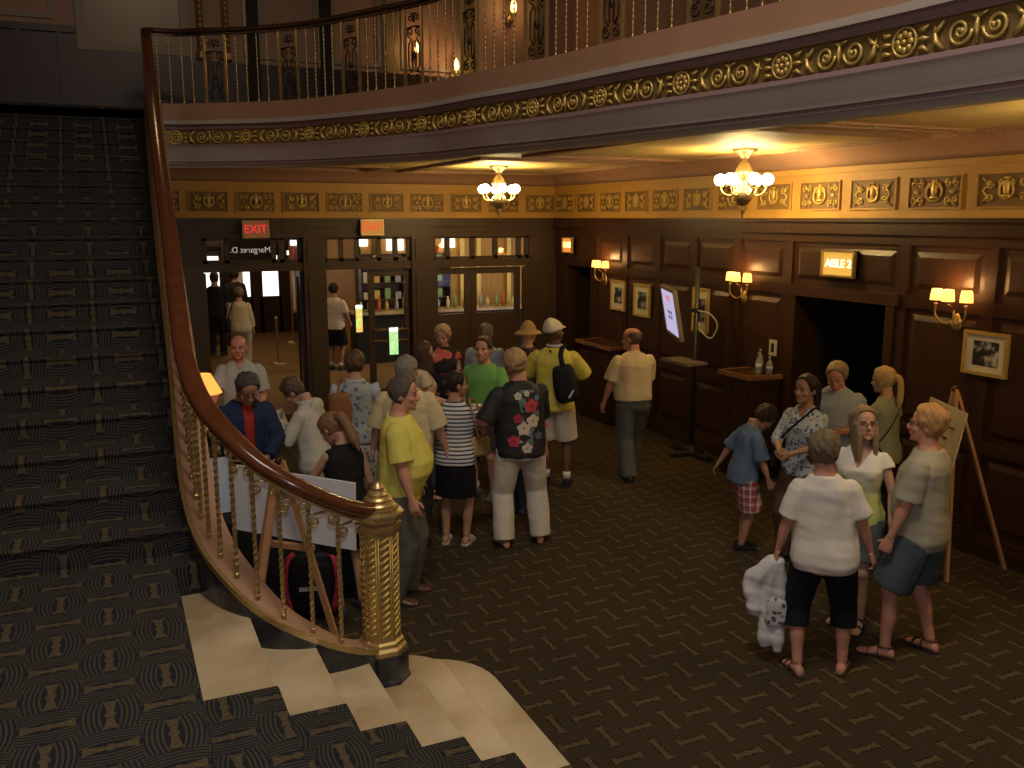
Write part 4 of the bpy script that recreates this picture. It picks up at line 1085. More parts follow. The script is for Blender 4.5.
def person(x,y,rel,h,label,sk='fair',sex='m',fat=0,lean=0,tilt=0,twist=0,hy=0,hp=0,hr=0,
           lw=(-.27,.03,.80),rw=(.27,.03,.80),lh=None,rh=None,lp=(-.4,-.9,-.2),rp=(.4,-.9,-.2),lc=.35,rc=.35,
           lf=(-.105,0,8),rf=(.105,0,-8),hair=('short',(.05,.03,.02)),top=None,bottom=None,shoes=None,glasses=None,group=None,vox=.0085,extra=None,dist=False,hscale=1.10):
    az=math.atan2(x,y); rz=R(rel)-az; s=h/1.75
    e=empty('person',(x,y,0),rz); tag(e,label,'person',group)
    fem=sex=='f'; seed=x*3+y
    PIV=V((0,0,.95)); 
    def T(p):
        p=V(p); w=max(0,min(1,(p.z-.88)/.2))
        q=p-PIV
        q=Matrix.Rotation(R(twist)*w,3,'Z')@q
        q=Matrix.Rotation(-R(lean)*w,3,'X')@q
        q=Matrix.Rotation(R(tilt)*w,3,'Y')@q
        return q+PIV
    TR=(Matrix.Rotation(R(tilt),3,'Y')@Matrix.Rotation(-R(lean),3,'X')@Matrix.Rotation(R(twist),3,'Z'))
    NB=V((0,.0,1.472)); HM=Matrix.Rotation(R(hy),3,'Z')@Matrix.Rotation(R(hp),3,'X')@Matrix.Rotation(R(hr),3,'Y')
    def HT(p):
        return T(NB+HM@(V(p)*hscale+V((0,.018,.032))))
    if fem: RG=[(.78,.150,.105,-.01,0),(.86,.178,.122,-.014,0),(.94,.172,.118,-.01,.2),(1.04,.138,.098,0,.8),(1.12,.130,.096,.004,1),(1.22,.148,.112,.014,.6),(1.29,.160,.118,.018,.3),(1.34,.158,.104,.002,.1),(1.385,.142,.086,-.01,0),(1.425,.105,.066,-.014,0),(1.46,.068,.054,-.012,0),(1.49,.052,.05,-.008,0),(1.56,.049,.052,.006,0)]
    else: RG=[(.78,.145,.105,-.005,0),(.86,.168,.115,-.012,0),(.96,.160,.112,-.005,.5),(1.04,.152,.106,.0,1),(1.14,.156,.110,.004,1),(1.25,.172,.118,.004,.4),(1.33,.182,.118,0,.15),(1.385,.165,.100,-.008,0),(1.43,.125,.078,-.012,0),(1.465,.082,.064,-.012,0),(1.495,.061,.058,-.008,0),(1.56,.058,.060,.006,0)]
    def torso(mb,infl,z0,z1,flare=0,n=22,endr=None):
        rs=[]
        zs=[z0]+[r[0] for r in RG if z0+.02<r[0]<z1-.015]+[z1]
        for z in zs:
            for a,b in zip(RG[:-1],RG[1:]):
                if a[0]<=z<=b[0]: break
            else: a,b=(RG[0],RG[1]) if z<RG[0][0] else (RG[-2],RG[-1])
            t=max(0,min(1,(z-a[0])/(b[0]-a[0]))); hw,hd,yo,fw=[a[i]+(b[i]-a[i])*t for i in (1,2,3,4)]
            g=infl+flare*max(0,min(1,(1.25-z)/.4))
            hw+=fat*.055*fw+g+fat*.012; hd+=fat*.06*fw+g+fat*.01; yo+=fat*.045*fw
            ring=[]
            for k in range(n):
                a_=2*PI*k/n; c,sn=math.cos(a_),math.sin(a_); pw=.85
                ring.append(T((hw*math.copysign(abs(c)**pw,c),yo+hd*math.copysign(abs(sn)**pw,sn),z)))
            rs.append(ring)
        mb.rings(rs)
    SX=.160 if fem else .188
    SX+=fat*.012
    sh={}
    for sd,w,pole in ((-1,lw,lp),(1,rw,rp)):
        S=T((sd*(SX-.006),-.008,1.375)); Wt=V(w); E_,Wt=ik(S,Wt,.27,.24,pole); sh[sd]=(S,E_,Wt)
    leg={}
    for sd,f in ((-1,lf),(1,rf)):
        Hp=V((sd*(.088+.01*fat),-.005,.88)); an=V((f[0],f[1],.085+(f[3] if len(f)>3 else 0))); yw=R(f[2])
        K,an=ik(Hp,an,.415,.405,(-math.sin(yw)*1+sd*.05,math.cos(yw),0)); leg[sd]=(Hp,K,an,yw)
    af=1+.22*fat; lfm=1+.12*fat; am=.86 if fem else 1
    # body
    b=MB(); torso(b,0,.78,1.56)
    b.ell(T((0,-.01,.84)),(.14,.105,.09))
    if fem:
        for sd in (-1,1): b.ell(T((sd*.068,.092,1.265)),(.06,.05,.058))
    for sd in (-1,1):
        S,E_,Wr=sh[sd]; P,Q=interp([S,E_,Wr],[.049*af*am,.040*af*am,.0245*am]); 
        Q=[q*(1+.16*math.sin(PI*min(1,max(0,(i-4)/2.6))) if i>4 else 1) for i,q in enumerate(Q)]
        b.ell(S,(.050*af*am,)*3); b.tube(P,Q,12)
        Hp,K,an,yw=leg[sd]
        P,Q=interp([Hp,K,an],[.086*lfm,.053*lfm,.036]); Q[1]*=1.02; Q[5]*=1.10; Q[6]*=1.12
        P[5]=P[5]+V((0,-.012,0)); P[6]=P[6]+V((0,-.012,0))
        b.tube(P,Q,14); b.ell(K+V((0,.008,0)),(.05*lfm,.05,.055))
        fw_=V((-math.sin(yw),math.cos(yw),0)); sd_=V((fw_.y,-fw_.x,0)); base=V((an.x,an.y,an.z-.085))
        if len(lf if sd<0 else rf)>3: pass
        rs=[]
        for q,wd,ht in ((-.065,.022,.045),(-.045,.034,.075),(0,.036,.085),(.05,.038,.068),(.10,.045,.044),(.14,.046,.030),(.165,.040,.024),(.182,.026,.016)):
            rs.append([base+fw_*q+sd_*(wd*math.cos(2*PI*k/12))+V((0,0,ht/2+.004+ht/2*math.sin(2*PI*k/12))) for k in range(12)])
        b.rings(rs)
    # neck & head
    b.tube([T((0,-.005,1.44)),T((0,-.002,1.50)),HT((0,-.012,.03)),HT((0,-.012,.08))],[.058 if not fem else .048,.054 if not fem else .046,.052 if not fem else .046,.05],14)
    hb=MB(); hb.rings([[HT(headpt(2*PI*k/20,r[0])) for k in range(20)] for r in HEADR])
    hb.tube([HT((0,.082,.128)),HT((0,.097,.105)),HT((0,.111,.082)),HT((0,.104,.072)),HT((0,.080,.070))],[.008,.010,.014,.013,.006],8)
    for sd in (-1,1):
        hb.ell(HT((sd*.012,.096,.076)),(.009,.009,.007)); hb.ell(HT((sd*.045,.062,.082)),(.022,.02,.022))
        hb.ell(HT((sd*.030,.080,.133)),(.022,.010,.007),M=(TR@HM).to_4x4())
        hb.ell(HT((sd*.075,-.008,.100)),(.009,.020,.033),M=(TR@HM@Matrix.Rotation(R(-12),3,'X')).to_4x4())
    hb.ell(HT((0,.078,.012)),(.024,.016,.014)); hb.ell(HT((0,.084,.047)),(.026,.012,.012))
    o_=len(b.v); b.v+=hb.v; b.f+=[tuple(i+o_ for i in f) for f in hb.f]
    me=remesh(b,vox,2)
    hm=MB(); hp_={}
    for sd,tv_,cv_ in ((-1,lh,lc),(1,rh,rc)):
        S,E_,Wr=sh[sd]; d=(Wr-E_).normalized()
        if tv_: d=(d*.35+V(tv_[:3])).normalized()
        hm_t=V((0,.6,.8)) if not (tv_ and len(tv_)>3) else V(tv_[3:])
        hp_[sd]=hand(hm,Wr,d,hm_t,(-sd,0,.0) if abs(d.y)<.8 or True else (0,0,-1),cv_,scale=.92 if fem else 1.04,grip=cv_>.6)
    bm=bmesh.new(); bm.from_mesh(me)
    vs=[bm.verts.new(p) for p in hm.v]
    for f in hm.f:
        try: bm.faces.new([vs[i] for i in f])
        except Exception: pass
    bmesh.ops.recalc_face_normals(bm,faces=bm.faces)
    bmesh.ops.scale(bm,vec=(s,s,s),verts=bm.verts); bm.to_mesh(me); bm.free()
    link(me,'body',skin(sk),e,smooth=True)
    S_=Matrix.Scale(s,4)
    def child(me_or_mb,name,mat_,smooth=True,rm=None,**k):
        m_=me_or_mb
        if isinstance(m_,MB):
            if rm: m_=remesh(m_,**rm)
            else:
                q=bpy.data.meshes.new(name); q.from_pydata(m_.v,[],m_.f); bm=bmesh.new(); bm.from_mesh(q); bmesh.ops.recalc_face_normals(bm,faces=bm.faces); bm.to_mesh(q); bm.free(); m_=q
        m_.transform(S_); m_.name=name
        return link(m_,name,mat_,e,smooth=smooth)
    # face
    if not dist:
        for sd in (-1,1):
            q=MB(); q.ell(HT((sd*.030,.0795,.113)),(.0105,.007,.0058),10,6,M=(TR@HM).to_4x4()); ey=child(q,'eye',flat('eye_white',(.38,.33,.29),.3))
            q=MB(); q.ell(HT((sd*.030,.0855,.1125)),(.0062,.004,.0062),8,5,M=(TR@HM).to_4x4()); ir=child(q,'iris',flat('iris_dark',(.03,.02,.015),.2)); ir.parent=ey
            q=MB(); q.tube([HT((sd*.014,.091,.129)),HT((sd*.030,.093,.134)),HT((sd*.046,.082,.129))],[.0035,.004,.003],6); child(q,'eyebrow',hairmat(tuple(c*.7 for c in hair[1])))
        q=MB(); q.tube([HT((-.024,.083,.0465)),HT((-.008,.0945,.049)),HT((.008,.0945,.049)),HT((.024,.083,.0465))],[(.003,.003),(.006,.005),(.006,.005),(.003,.003)],6); child(q,'lips',flat('lips_'+sk,tuple(c*f for c,f in zip(SK[sk],(.85,.55,.55))),.4))
    if glasses:
        q=MB()
        for sd in (-1,1):
            q.tube([HT((sd*.031+.021*math.cos(a),.100-.012*abs(math.cos(a))*(sd*math.cos(a)>0),.112+.016*math.sin(a))) for a in [2*PI*i/14 for i in range(14)]],.0018,5,closed=True)
            q.tube([HT((sd*.052,.092,.116)),HT((sd*.076,.02,.114)),HT((sd*.08,-.01,.108))],.0018,5)
        q.tube([HT((-.010,.102,.116)),HT((.010,.102,.116))],.0018,5); child(q,'glasses',M_iron if glasses!='top' else M_black)
    # hair
    kind,hc=hair[0],hair[1]; vol=hair[2] if len(hair)>2 else 1
    if kind not in('none',):
        q=MB(); n=28; Rr=[]
        def zb(th):
            a=abs((th+PI)%(2*PI)-PI)
            if kind=='bald': return .15 if a<1.3 else (.135 if a<1.7 else .05)
            lo={'short':.045,'curly':.03,'bob':-.02,'long':.0,'pony':.05,'bun':.05}[kind]
            if a<.75: return .188+.01*math.cos(a*3)
            if a<1.25: return .188+(a-.75)/.5*(.10-.188)
            if a<1.75: return (.098 if kind in('short','pony','bun') else (.07 if kind=='curly' else .02))
            return lo
        thick={'short':.014,'curly':.026,'bob':.020,'long':.018,'pony':.010,'bun':.010,'bald':.008}[kind]*vol
        m=9
        for i in range(m+1):
            t=i/m; ring=[]
            for k in range(n):
                th=2*PI*k/n; z0=zb(th)
                z1=.225 if kind!='bald' else (.175 if math.cos(th)<.2 else .16)
                z=z0+(z1-z0)*(t**.8); p=headpt(th,min(z,.2249)); 
                tk=thick*(.35+.65*min(1,t*5))*(1+.22*math.sin(th*9+i)+.15*math.sin(th*17+i*2))
                if z<0: p=p+V((0,0,z))
                c=V((0,-.01,.12)); dr=(p-c); dr.normalize(); tk=(tk if not (kind=='bald' and math.cos(th)>.15) else -.016); ring.append(HT(p+dr*tk+V((0,0,.004*vol if t>.9 else 0))))
            Rr.append(ring)
        inn=[[HT(headpt(2*PI*k/n,max(0,zb(2*PI*k/n)+.01),.93)) for k in range(n)]]
        if kind=='bald':
            top_=[[HT(headpt(2*PI*k/n,.18 if math.cos(2*PI*k/n)<.2 else .165,.95)) for k in range(n)]]
            q.rings(inn+Rr+top_,cap=False)
        else: q.rings(inn+Rr)
        if kind=='curly':
            rnd=random.Random(int(seed*10))
            for _ in range(46):
                th=rnd.uniform(.5,2*PI-.5); z=rnd.uniform(max(.02,zb(th)),.22); p=headpt(th,z,1.12); q.ell(HT(p),(.020*vol,)*3,7,5)
        if kind in('long','bob'):
            dn=(-.16 if kind=='long' else -.05); 
            for th in [0.95+.26*i for i in range(17)]:
                if th>2*PI-.95: break
                p0=headpt(th,.12,1.10); p1=headpt(th,.04,1.24); p2=p1+V((.0,-.006,-.075)); p3=p1*1.0+V((0,-.012,dn-.02))
                P,Q=interp([HT(p0),HT(p1),HT(p2),HT(p3)],[.015*vol,.022*vol,.022*vol,.009],2); q.tube(P,Q,7)
        if kind=='pony':
            P=smoothcurve([HT((0,-.09,.14)),HT((.0,-.135,.13)),HT((0,-.15,.06)),HT((0,-.14,-.05)),HT((0,-.12,-.12*vol))],3); q.tube(P,[.018]+[.030*vol]*(len(P)-3)+[.02,.006],9)
        if kind=='bun': q.ell(HT((0,-.12,.13)),(.042,.038,.040))
        if kind in('long','bob','curly','pony','bun'): child(q,'hair',hairmat(hc),rm=dict(vox=.007 if not dist else .012,smooth=2,nz=.004,seed=seed))
        else: child(q,'hair',hairmat(hc),rm=dict(vox=.008,smooth=1,nz=.008,folds=.012 if kind!='bald' else .004,seed=seed) if kind!='bald' else None)
    # clothes
    if top:
        # dict: col, sleeve(0..2), hem, loose, neck
        c=MB(); lo=top.get('loose',.01)*.62; hem=top.get('hem',.86); nz1=top.get('neck',1.468)
        torso(c,.014+lo*.5,hem,nz1,flare=lo+(.015 if 'flare' in top else 0),n=26)
        if fem:
            for sd in (-1,1): c.ell(T((sd*.068,.096,1.265)),(.068,.056,.066))
        sl=top.get('sleeve',.65)
        for sd in (-1,1):
            S,E_,Wr=sh[sd]; g=.013+lo*.65
            if sl<=0: 
                c.ell(T((sd*(SX-.045),-.008,1.395)),(.050,.066,.045)); continue
            c.ell(S,(.050*af*am+g*.6,)*3)
            if sl<=1:
                P,Q=interp([S,S.lerp(E_,sl)],[.047*af*am+g,.046*af*am+g*1.6],5); c.tube(P,Q,14)
            else:
                end=E_.lerp(Wr,sl-1); P,Q=interp([S,E_,end],[.047*af*am+g,.043*af*am+g,.031*af*am+g*.9],5); c.tube(P,Q,14)
        if top.get('collar'):
            c.tube([T((.070*math.cos(a),-.004+.066*math.sin(a),1.475+.012*math.cos(a+PI/2))) for a in [2*PI*i/20 for i in range(20)]],.014,8,closed=True)
        if top.get('hood'): c.ell(T((0,-.10,1.41)),(.11,.045,.085)); c.tube([T((.085*math.cos(a),-.01+.085*math.sin(a),1.475)) for a in [2*PI*i/20 for i in range(20)]],.022,8,closed=True)
        if top.get('open'):  # jacket open at the front
            pass
        dv=top.get('vneck',0); sc_=top.get('scoop',0)
        def cut(p,fm=fem):
            if top.get('open') and p.y>.03 and abs(p.x-p.z*0)<.045+.04*max(0,(1.2-p.z)) : return True
            if dv and p.y>0 and p.z>1.44-dv and abs(p.x)<(p.z-(1.44-dv))*.55+.01: return True
            return False
        vx=.0095 if not dist else .015
        me2=remesh(c,vx,3,nz=.004,folds=top.get('folds',.007),seed=seed,cut=(cut if (dv or top.get('open')) else None))
        ch=child(me2,top.get('name','shirt'),clothmat(top['col']))
        if top.get('open') or dv:
            sm=ch.modifiers.new('thickness','SOLIDIFY'); sm.thickness=.004; sm.offset=-1
        if 'under' in top:
            c=MB(); torso(c,.009,.9,1.47,n=26); child(c,'undershirt',clothmat(top['under']),rm=dict(vox=.011,smooth=3,folds=.003,seed=seed))
    if bottom:
        kd=bottom['kind']; lo=bottom.get('loose',.012)*.7; c=MB(); L=bottom.get('len',.06)
        if kd=='skirt':
            hem=bottom['hem']; fl_=bottom.get('fl',.03); rs=[]
            mx_=(leg[-1][1]+leg[1][1])/2
            for i in range(9):
                z=1.0+(hem-1.0)*i/8; t=i/8
                hw=(.140 if fem else .155)+.044*min(1,t*2.5)+fl_*t+fat*.03*min(1,t*3); hd=.098+.032*min(1,t*2.5)+fl_*t+fat*.03*min(1,t*3)
                cx=mx_.x*max(0,t-.3)*.5; cy=-.008+mx_.y*max(0,t-.3)*.6
                rs.append([V((cx+hw*math.cos(2*PI*k/36)*(1+.02*t*math.sin(k*2.1)),cy+hd*math.sin(2*PI*k/36)*(1+.03*t*math.sin(k*2.7)),z)) for k in range(36)])
            c.rings(rs)
        else:
            torso(c,.012+lo*.5,.80,1.03)
            c.ell((0,-.012,.83),(.15+fat*.03,.115+fat*.02,.09))
            for sd in (-1,1):
                Hp,K,an,yw=leg[sd]; g=.016+lo
                if L>=.5:
                    t=(Hp.z-L)/(Hp.z-K.z); end=Hp.lerp(K,min(1,t)); P,Q=interp([Hp,end],[.088*lfm+g,.070*lfm+g*1.5],6)
                else:
                    t=min(1,(K.z-L)/(K.z-an.z)); end=K.lerp(an,t); 
                    if L<.12: end=V((an.x,an.y,max(.045,L)))
                    hemr=bottom.get('hemr',.055); P,Q=interp([Hp,K,end],[.088*lfm+g,.060*lfm+g,hemr+g*.6+(.02 if L>.2 else 0)],6)
                c.tube(P,Q,16)
        child(c,{'skirt':'skirt','shorts':'shorts'}.get(kd,'trousers'),clothmat(bottom['col']),rm=dict(vox=.0095 if not dist else .015,smooth=3,nz=.003,folds=bottom.get('folds',.007),seed=seed+1))
        if bottom.get('belt'):
            c=MB(); torso(c,.012+lo*.5+.007,1.0,1.035,n=26); child(c,'belt',flat('brown_leather',(.06,.03,.015),.4),smooth=False)
    if shoes:
        kd,cc_=shoes[0],shoes[1]
        for sd in (-1,1):
            Hp,K,an,yw=leg[sd]; fw_=V((-math.sin(yw),math.cos(yw),0)); sd_=V((fw_.y,-fw_.x,0)); z0=an.z-.085; base=V((an.x,an.y,z0)); q=MB()
            if kd in('shoe','sneaker'):
                rs=[]
                for f_,wd,ht in ((-.078,.025,.05),(-.06,.040,.085),(0,.043,.105),(.05,.044,.085),(.10,.051,.060),(.145,.052,.046),(.18,.044,.038),(.20,.026,.024)):
                    rs.append([base+fw_*f_+sd_*(wd*math.cos(2*PI*k/14))+V((0,0,max(0.002,ht/2+.0+ht/2*math.sin(2*PI*k/14)))) for k in range(14)])
                q.rings(rs); so=child(q,'shoe',clothmat(cc_) if kd=='sneaker' else flat('shoe_%.2f_%.2f'%(cc_[0],cc_[2]),cc_,.35))
                q=MB(); rs=[[base+fw_*f_+sd_*(w_*sx)+V((0,0,z)) for f_,w_,sx in ((-.082,.02,-1),(-.06,.042,-1),(.1,.053,-1),(.17,.045,-1),(.203,.0,1),(.17,.045,1),(.1,.053,1),(-.06,.042,1),(-.082,.02,1))] for z in (.001,.02)]
                q.rings(rs); s2=child(q,'sole',flat('shoe_sole',(.03,.03,.03) if kd=='shoe' else (.5,.5,.48),.6),smooth=False); s2.parent=so
                if len(shoes)>2: 
                    q=MB(); q.tube([an+V((0,0,.0)),an+V((0,0,.075))],[.043,.041],14); child(q,'sock',flat('white_sock',(.65,.64,.6),.9))
            else:
                rs=[[base+fw_*f_+sd_*(w_*sx)+V((0,0,z)) for f_,w_,sx in ((-.078,.02,-1),(-.06,.036,-1),(.1,.048,-1),(.16,.044,-1),(.195,.0,1),(.16,.044,1),(.1,.048,1),(-.06,.036,1),(-.078,.02,1))] for z in (.0,.014)]
                q.rings(rs); so=child(q,'sandal',flat('sandal_%.2f'%cc_[0],cc_,.5),smooth=False)
                q=MB()
                for f_,r_,hh in ((.105,.050,.052),(.04,.043,.080)):
                    q.tube([base+fw_*f_+sd_*(r_*math.cos(a))+V((0,0,.006+hh*math.sin(a))) for a in [PI*i/10 for i in range(11)]],(.009 if False else [(.010,.004)]*11),6)
                if kd=='strap': q.tube([base+fw_*(-.0+.045*math.sin(a))+sd_*(.045*math.cos(a))+V((0,0,.085)) for a in [2*PI*i/14 for i in range(14)]],.006,6,closed=True)
                s2=child(q,'strap',flat('sandal_%.2f'%cc_[0],cc_,.5)); s2.parent=so
    M=Matrix.Translation((x,y,0))@Matrix.Rotation(rz,4,'Z')@Matrix.Scale(s,4)
    P=dict(root=e,M=M,T=T,HT=HT,hand={k:M@v for k,v in hp_.items()},sh={k:[M@q for q in v] for k,v in sh.items()},s=s,rz=rz,w=lambda p:M@V(p),wt=lambda p:M@T(p),wh=lambda p:M@HT(p),child=child,TR=TR,HM=HM)
    return P
# patterned cloths
def m_stripes():
    m=Mat('navy_white_stripes',(.6,.6,.6),.85); (x,y,z),_=m.coord('Object'); m.base(m.mix(((z*(2*PI/.036)).sin()>.35)*1.0,(.62,.60,.58),(.03,.035,.07))); return m
def m_plaid():
    m=Mat('red_white_plaid',(.5,.1,.1),.85); (x,y,z),_=m.coord('Object'); a=((x+y)*(2*PI/.075)).sin()>.45; b=(z*(2*PI/.075)).sin()>.45
    c=((x+y)*(2*PI/.075)+1.6).sin()>.85
    m.base(m.mix(c*.7,m.mix((a+b)*.5,(.36,.05,.05),(.60,.50,.48)),(.05,.06,.12))); return m
def m_floral(name,bg,c1,c2,scale=16,th=.33):
    m=Mat(name,bg,.85); v=m.n('TexVoronoi'); v.inputs['Scale'].default_value=scale; t=m.n('TexCoord'); m.nt.links.new(t.outputs['Object'],v.inputs['Vector'])
    n=m.noise(scale*2.2,3); d=X(m.nt,v.outputs['Distance'])+(n-.5)*.35
    sp=m.n('SeparateXYZ'); m.nt.links.new(v.outputs['Color'],sp.inputs[0]); r=X(m.nt,sp.outputs[0])
    m.base(m.mix((d<th)*1.0,bg,m.mix((r>.5)*1.0,c1,c2))); return m
def m_hibiscus():
    m=Mat('black_hibiscus_print',(.012,.012,.014),.7); (x,y,z),_=m.coord('Object'); nz=m.noise(30,2); col=None
    back=(y<0.02)*1.0; cur=m.mix(0.0,(.012,.012,.014),(.012,.012,.014))
    lf=m.noise(13,2); 
    # trailing foliage along the spine of the bouquet
    band=((x-.02+(z*9).sin()*.03).abs()<.085)*(z>.93)*(z<1.47)
    cur=m.mix(band*(lf>.54)*back,cur,(.10,.17,.14)); cur=m.mix(band*(m.noise(22,2)>.60)*back,cur,(.20,.27,.36))
    fl=[(.06,1.33,.052,(.50,.05,.06)),(-.06,1.22,.036,(.36,.02,.06)),(.075,1.195,.050,(.62,.52,.42)),(-.01,1.13,.050,(.60,.50,.40)),(-.10,1.02,.045,(.42,.03,.07)),(.02,.955,.040,(.55,.45,.36)),(-.06,1.42,.028,(.5,.48,.40)),(.02,1.44,.022,(.5,.45,.35)),(.13,1.06,.03,(.09,.10,.16)),(.11,1.40,.02,(.1,.2,.35))]
    for fx,fz,r,c in fl:
        dx=x-fx; dz=z-fz; d=(dx*dx+dz*dz).f('SQRT'); a=dz.f('ARCTAN2',dx); rr=((a*5).sin()*.14+1.12)*r
        cur=m.mix((d<rr)*back,cur,c); cur=m.mix((d<r*.22)*back,cur,tuple(k*.35 for k in c))
    m.base(cur); return m
def m_grad():
    m=Mat('white_to_lime_top',(.7,.7,.6),.8); (x,y,z),_=m.coord('Object'); t=((1.22-z)*4).mx(0).mn(1); m.base(m.mix(t,(.68,.66,.60),(.52,.56,.16))); return m
def m_coral():
    m=m_floral('black_coral_flowers',(.012,.012,.014),(.62,.16,.09),(.55,.10,.10),7,.42); return m
BLK=(.014,.014,.017)
def bag(name,label,cat,c,size,mat_,rz=0,strap=None,group=None,extra=None,tilt=0):
    """soft bag; c = centre in world, strap = list of world points"""
    e=empty(name,c,rz); tag(e,label,cat,group)
    w,d,h=size; q=MB(); rs=[]
    for z,k in ((-.5,.72),(-.47,.92),(-.3,1.04),(0,1.02),(.3,.92),(.45,.80),(.5,.66)):
        rs.append([Matrix.Rotation(tilt,3,'Y')@V((w/2*k*math.copysign(abs(math.cos(a))**.7,math.cos(a)),d/2*k*math.copysign(abs(math.sin(a))**.7,math.sin(a)),h*z)) for a in [2*PI*j/20 for j in range(20)]])
    q.rings(rs); me=remesh(q,.012,3,folds=.008,seed=w*50); link(me,'bag_body',mat_,e,smooth=True)
    if strap:
        Mi=Matrix.Rotation(-rz,4,'Z')@Matrix.Translation(-V(c)); P=smoothcurve([Mi@V(p) for p in strap],5)
        MB().tube(P,[(.012,.004)]*len(P),6).build('strap',mat_,e,smooth=True)
    return e
KH=(.50,.44,.34); GREY=(.10,.105,.10)
# --- group near the newel
p1=person(1.95,6.45,-97,1.77,'heavy man in bright yellow T-shirt and grey trousers right behind the newel post','pink',fat=1.0,hair=('short',(.10,.08,.065)),
  lw=(-.30,.10,.83),rw=(.31,.14,.80),top=dict(col=(.64,.59,.13),sleeve=.85,hem=.80,loose=.03,name='t_shirt'),bottom=dict(kind='trousers',col=(.10,.10,.085),loose=.03,len=.05,hemr=.075),shoes=('shoe',(.10,.04,.03)),lean=2,hy=-2,lf=(-.11,.02,8),rf=(.12,-.06,-8))
p2=person(2.33,7.45,-12,1.76,'grey-haired man in wide cream short-sleeved shirt, back turned, behind the yellow T-shirt man','fair',fat=.7,hair=('short',(.22,.20,.17)),
  top=dict(col=(.62,.52,.30),sleeve=.95,hem=.80,loose=.04,collar=1),bottom=dict(kind='trousers',col=(.018,.018,.022),len=.05),shoes=('shoe',BLK),hy=-25,lw=(-.34,.05,.82),rw=(.36,.08,.84))
p3=person(2.77,7.42,-14,1.60,'dark-haired woman in navy-striped white top and black skirt with a tan handbag','tan','f',fat=.45,hair=('bun',(.018,.013,.012)),
  top=dict(col=m_stripes(),sleeve=.6,hem=.84,loose=.016,name='striped_top'),bottom=dict(kind='skirt',hem=.50,col=(.010,.010,.013),fl=.01),shoes=('flat',(.45,.42,.40)),hy=-52,rw=(.20,.24,1.02),rp=(.8,-.6,-.1),lw=(-.22,.16,.95),glasses=None)
q=MB(); q.tube([p3['HT']((.055*math.cos(a),.055+.02*math.sin(a),.225)) for a in [PI*i/8 for i in range(9)]],.006,6); p3['child'](q,'sunglasses',M_black)
bag('handbag','tan shoulder handbag hanging at right side of the striped-top woman','handbag',p3['w']((.22,.07,1.00)),(.25,.10,.18),fabric('tan_bag_leather',(.46,.28,.11),rough=.5),p3['rz']+R(40),[p3['w']((.20,.13,1.09)),p3['wt']((.20,.10,1.42)),p3['wt']((.155,.0,1.487)),p3['wt']((.19,-.10,1.42)),p3['w']((.25,-.02,1.09))])
p4=person(3.29,7.13,14,1.81,'man in black hibiscus-print shirt and white trousers, back turned, sunglasses behind his head','pink',fat=.55,hair=('short',(.42,.28,.13),1.3),
  top=dict(col=m_hibiscus(),sleeve=.95,hem=.83,loose=.03,collar=1),bottom=dict(kind='trousers',col=(.60,.56,.48),loose=.025,len=.07,hemr=.075),shoes=('strap',(.03,.02,.018)),lf=(-.15,-.02,12),rf=(.19,.03,-16),hy=14,hr=-8,lw=(-.36,.20,1.13),lp=(-.5,-.6,-1),lc=.75,lh=(0.1,1,0,0,0,1),rw=(.08,.30,1.12),rp=(.5,-.3,-1),tilt=-2)
q=MB(); q.tube([p4['HT']((.083*math.cos(a),-.02+.095*math.sin(a)*-1,.13+.02*math.cos(a))) for a in [PI*i/12 for i in range(13)]],.005,6); p4['child'](q,'sunglasses',M_black)
def cup(pt,label,r=.042,h=.15,cat='cup',lid=True):
    e=empty('drink_cup',pt-V((0,0,h*.5))); tag(e,label,cat)
    MB().lathe([(r*.72,0),(r*.9,h*.5),(r,h),(r*.93,h),(r*.65,.005),(.001,.005)],n=18).build('body',flat('red_paper_cup',(.48,.04,.03),.5),e,smooth=True)
    MB().lathe([(r*.735,.01),(r*.87,h*.42)],n=18).build('paper_band',flat('yellow_paper_band',(.60,.50,.14),.5),e,smooth=True)
    MB().lathe([(r*1.05,h),(r*1.05,h+.008),(r*.8,h+.014),(.001,h+.014)],n=18).build('lid',flat('white_lid',(.6,.58,.52),.4),e,smooth=True); return e
cup(p4['hand'][-1],'red and yellow paper cup held out by the hibiscus-shirt man',.052,.18)
p5=person(3.55,8.62,158,1.73,'young man in plain green T-shirt and dark shorts facing this way','pink',hair=('short',(.06,.035,.02)),
  top=dict(col=(.15,.36,.09),sleeve=.8,hem=.84,loose=.025,name='t_shirt'),bottom=dict(kind='shorts',col=(.035,.035,.04),len=.55,loose=.03),shoes=('sneaker',(.12,.12,.12),1),lw=(-.14,.26,1.04),lp=(-1,-.4,-.3),rw=(.27,.05,.82),hy=4)
p6=person(2.95,8.85,-82,1.68,'long brown-haired woman in a pale top over tan shoulders, seen in profile facing right','fair','f',hair=('long',(.07,.035,.02)),
  top=dict(col=(.55,.45,.30),sleeve=.35,hem=.84,loose=.015,vneck=.10),bottom=dict(kind='trousers',col=(.06,.06,.08),len=.06),shoes=('flat',BLK),lw=(-.10,.30,1.05),rw=(.12,.32,1.10))
q=MB(); rs=[]
p7=person(3.75,10.4,168,1.66,'curly grey-blonde woman in black dress with large coral flowers','pink','f',fat=.3,hair=('curly',(.42,.30,.16),1.1),
  top=dict(col=m_coral(),sleeve=.3,hem=.84,loose=.02),bottom=dict(kind='skirt',hem=.45,col=(.012,.012,.014)),shoes=('flat',BLK),hp=-18,lw=(-.18,.26,1.0),rw=(.18,.26,1.05))
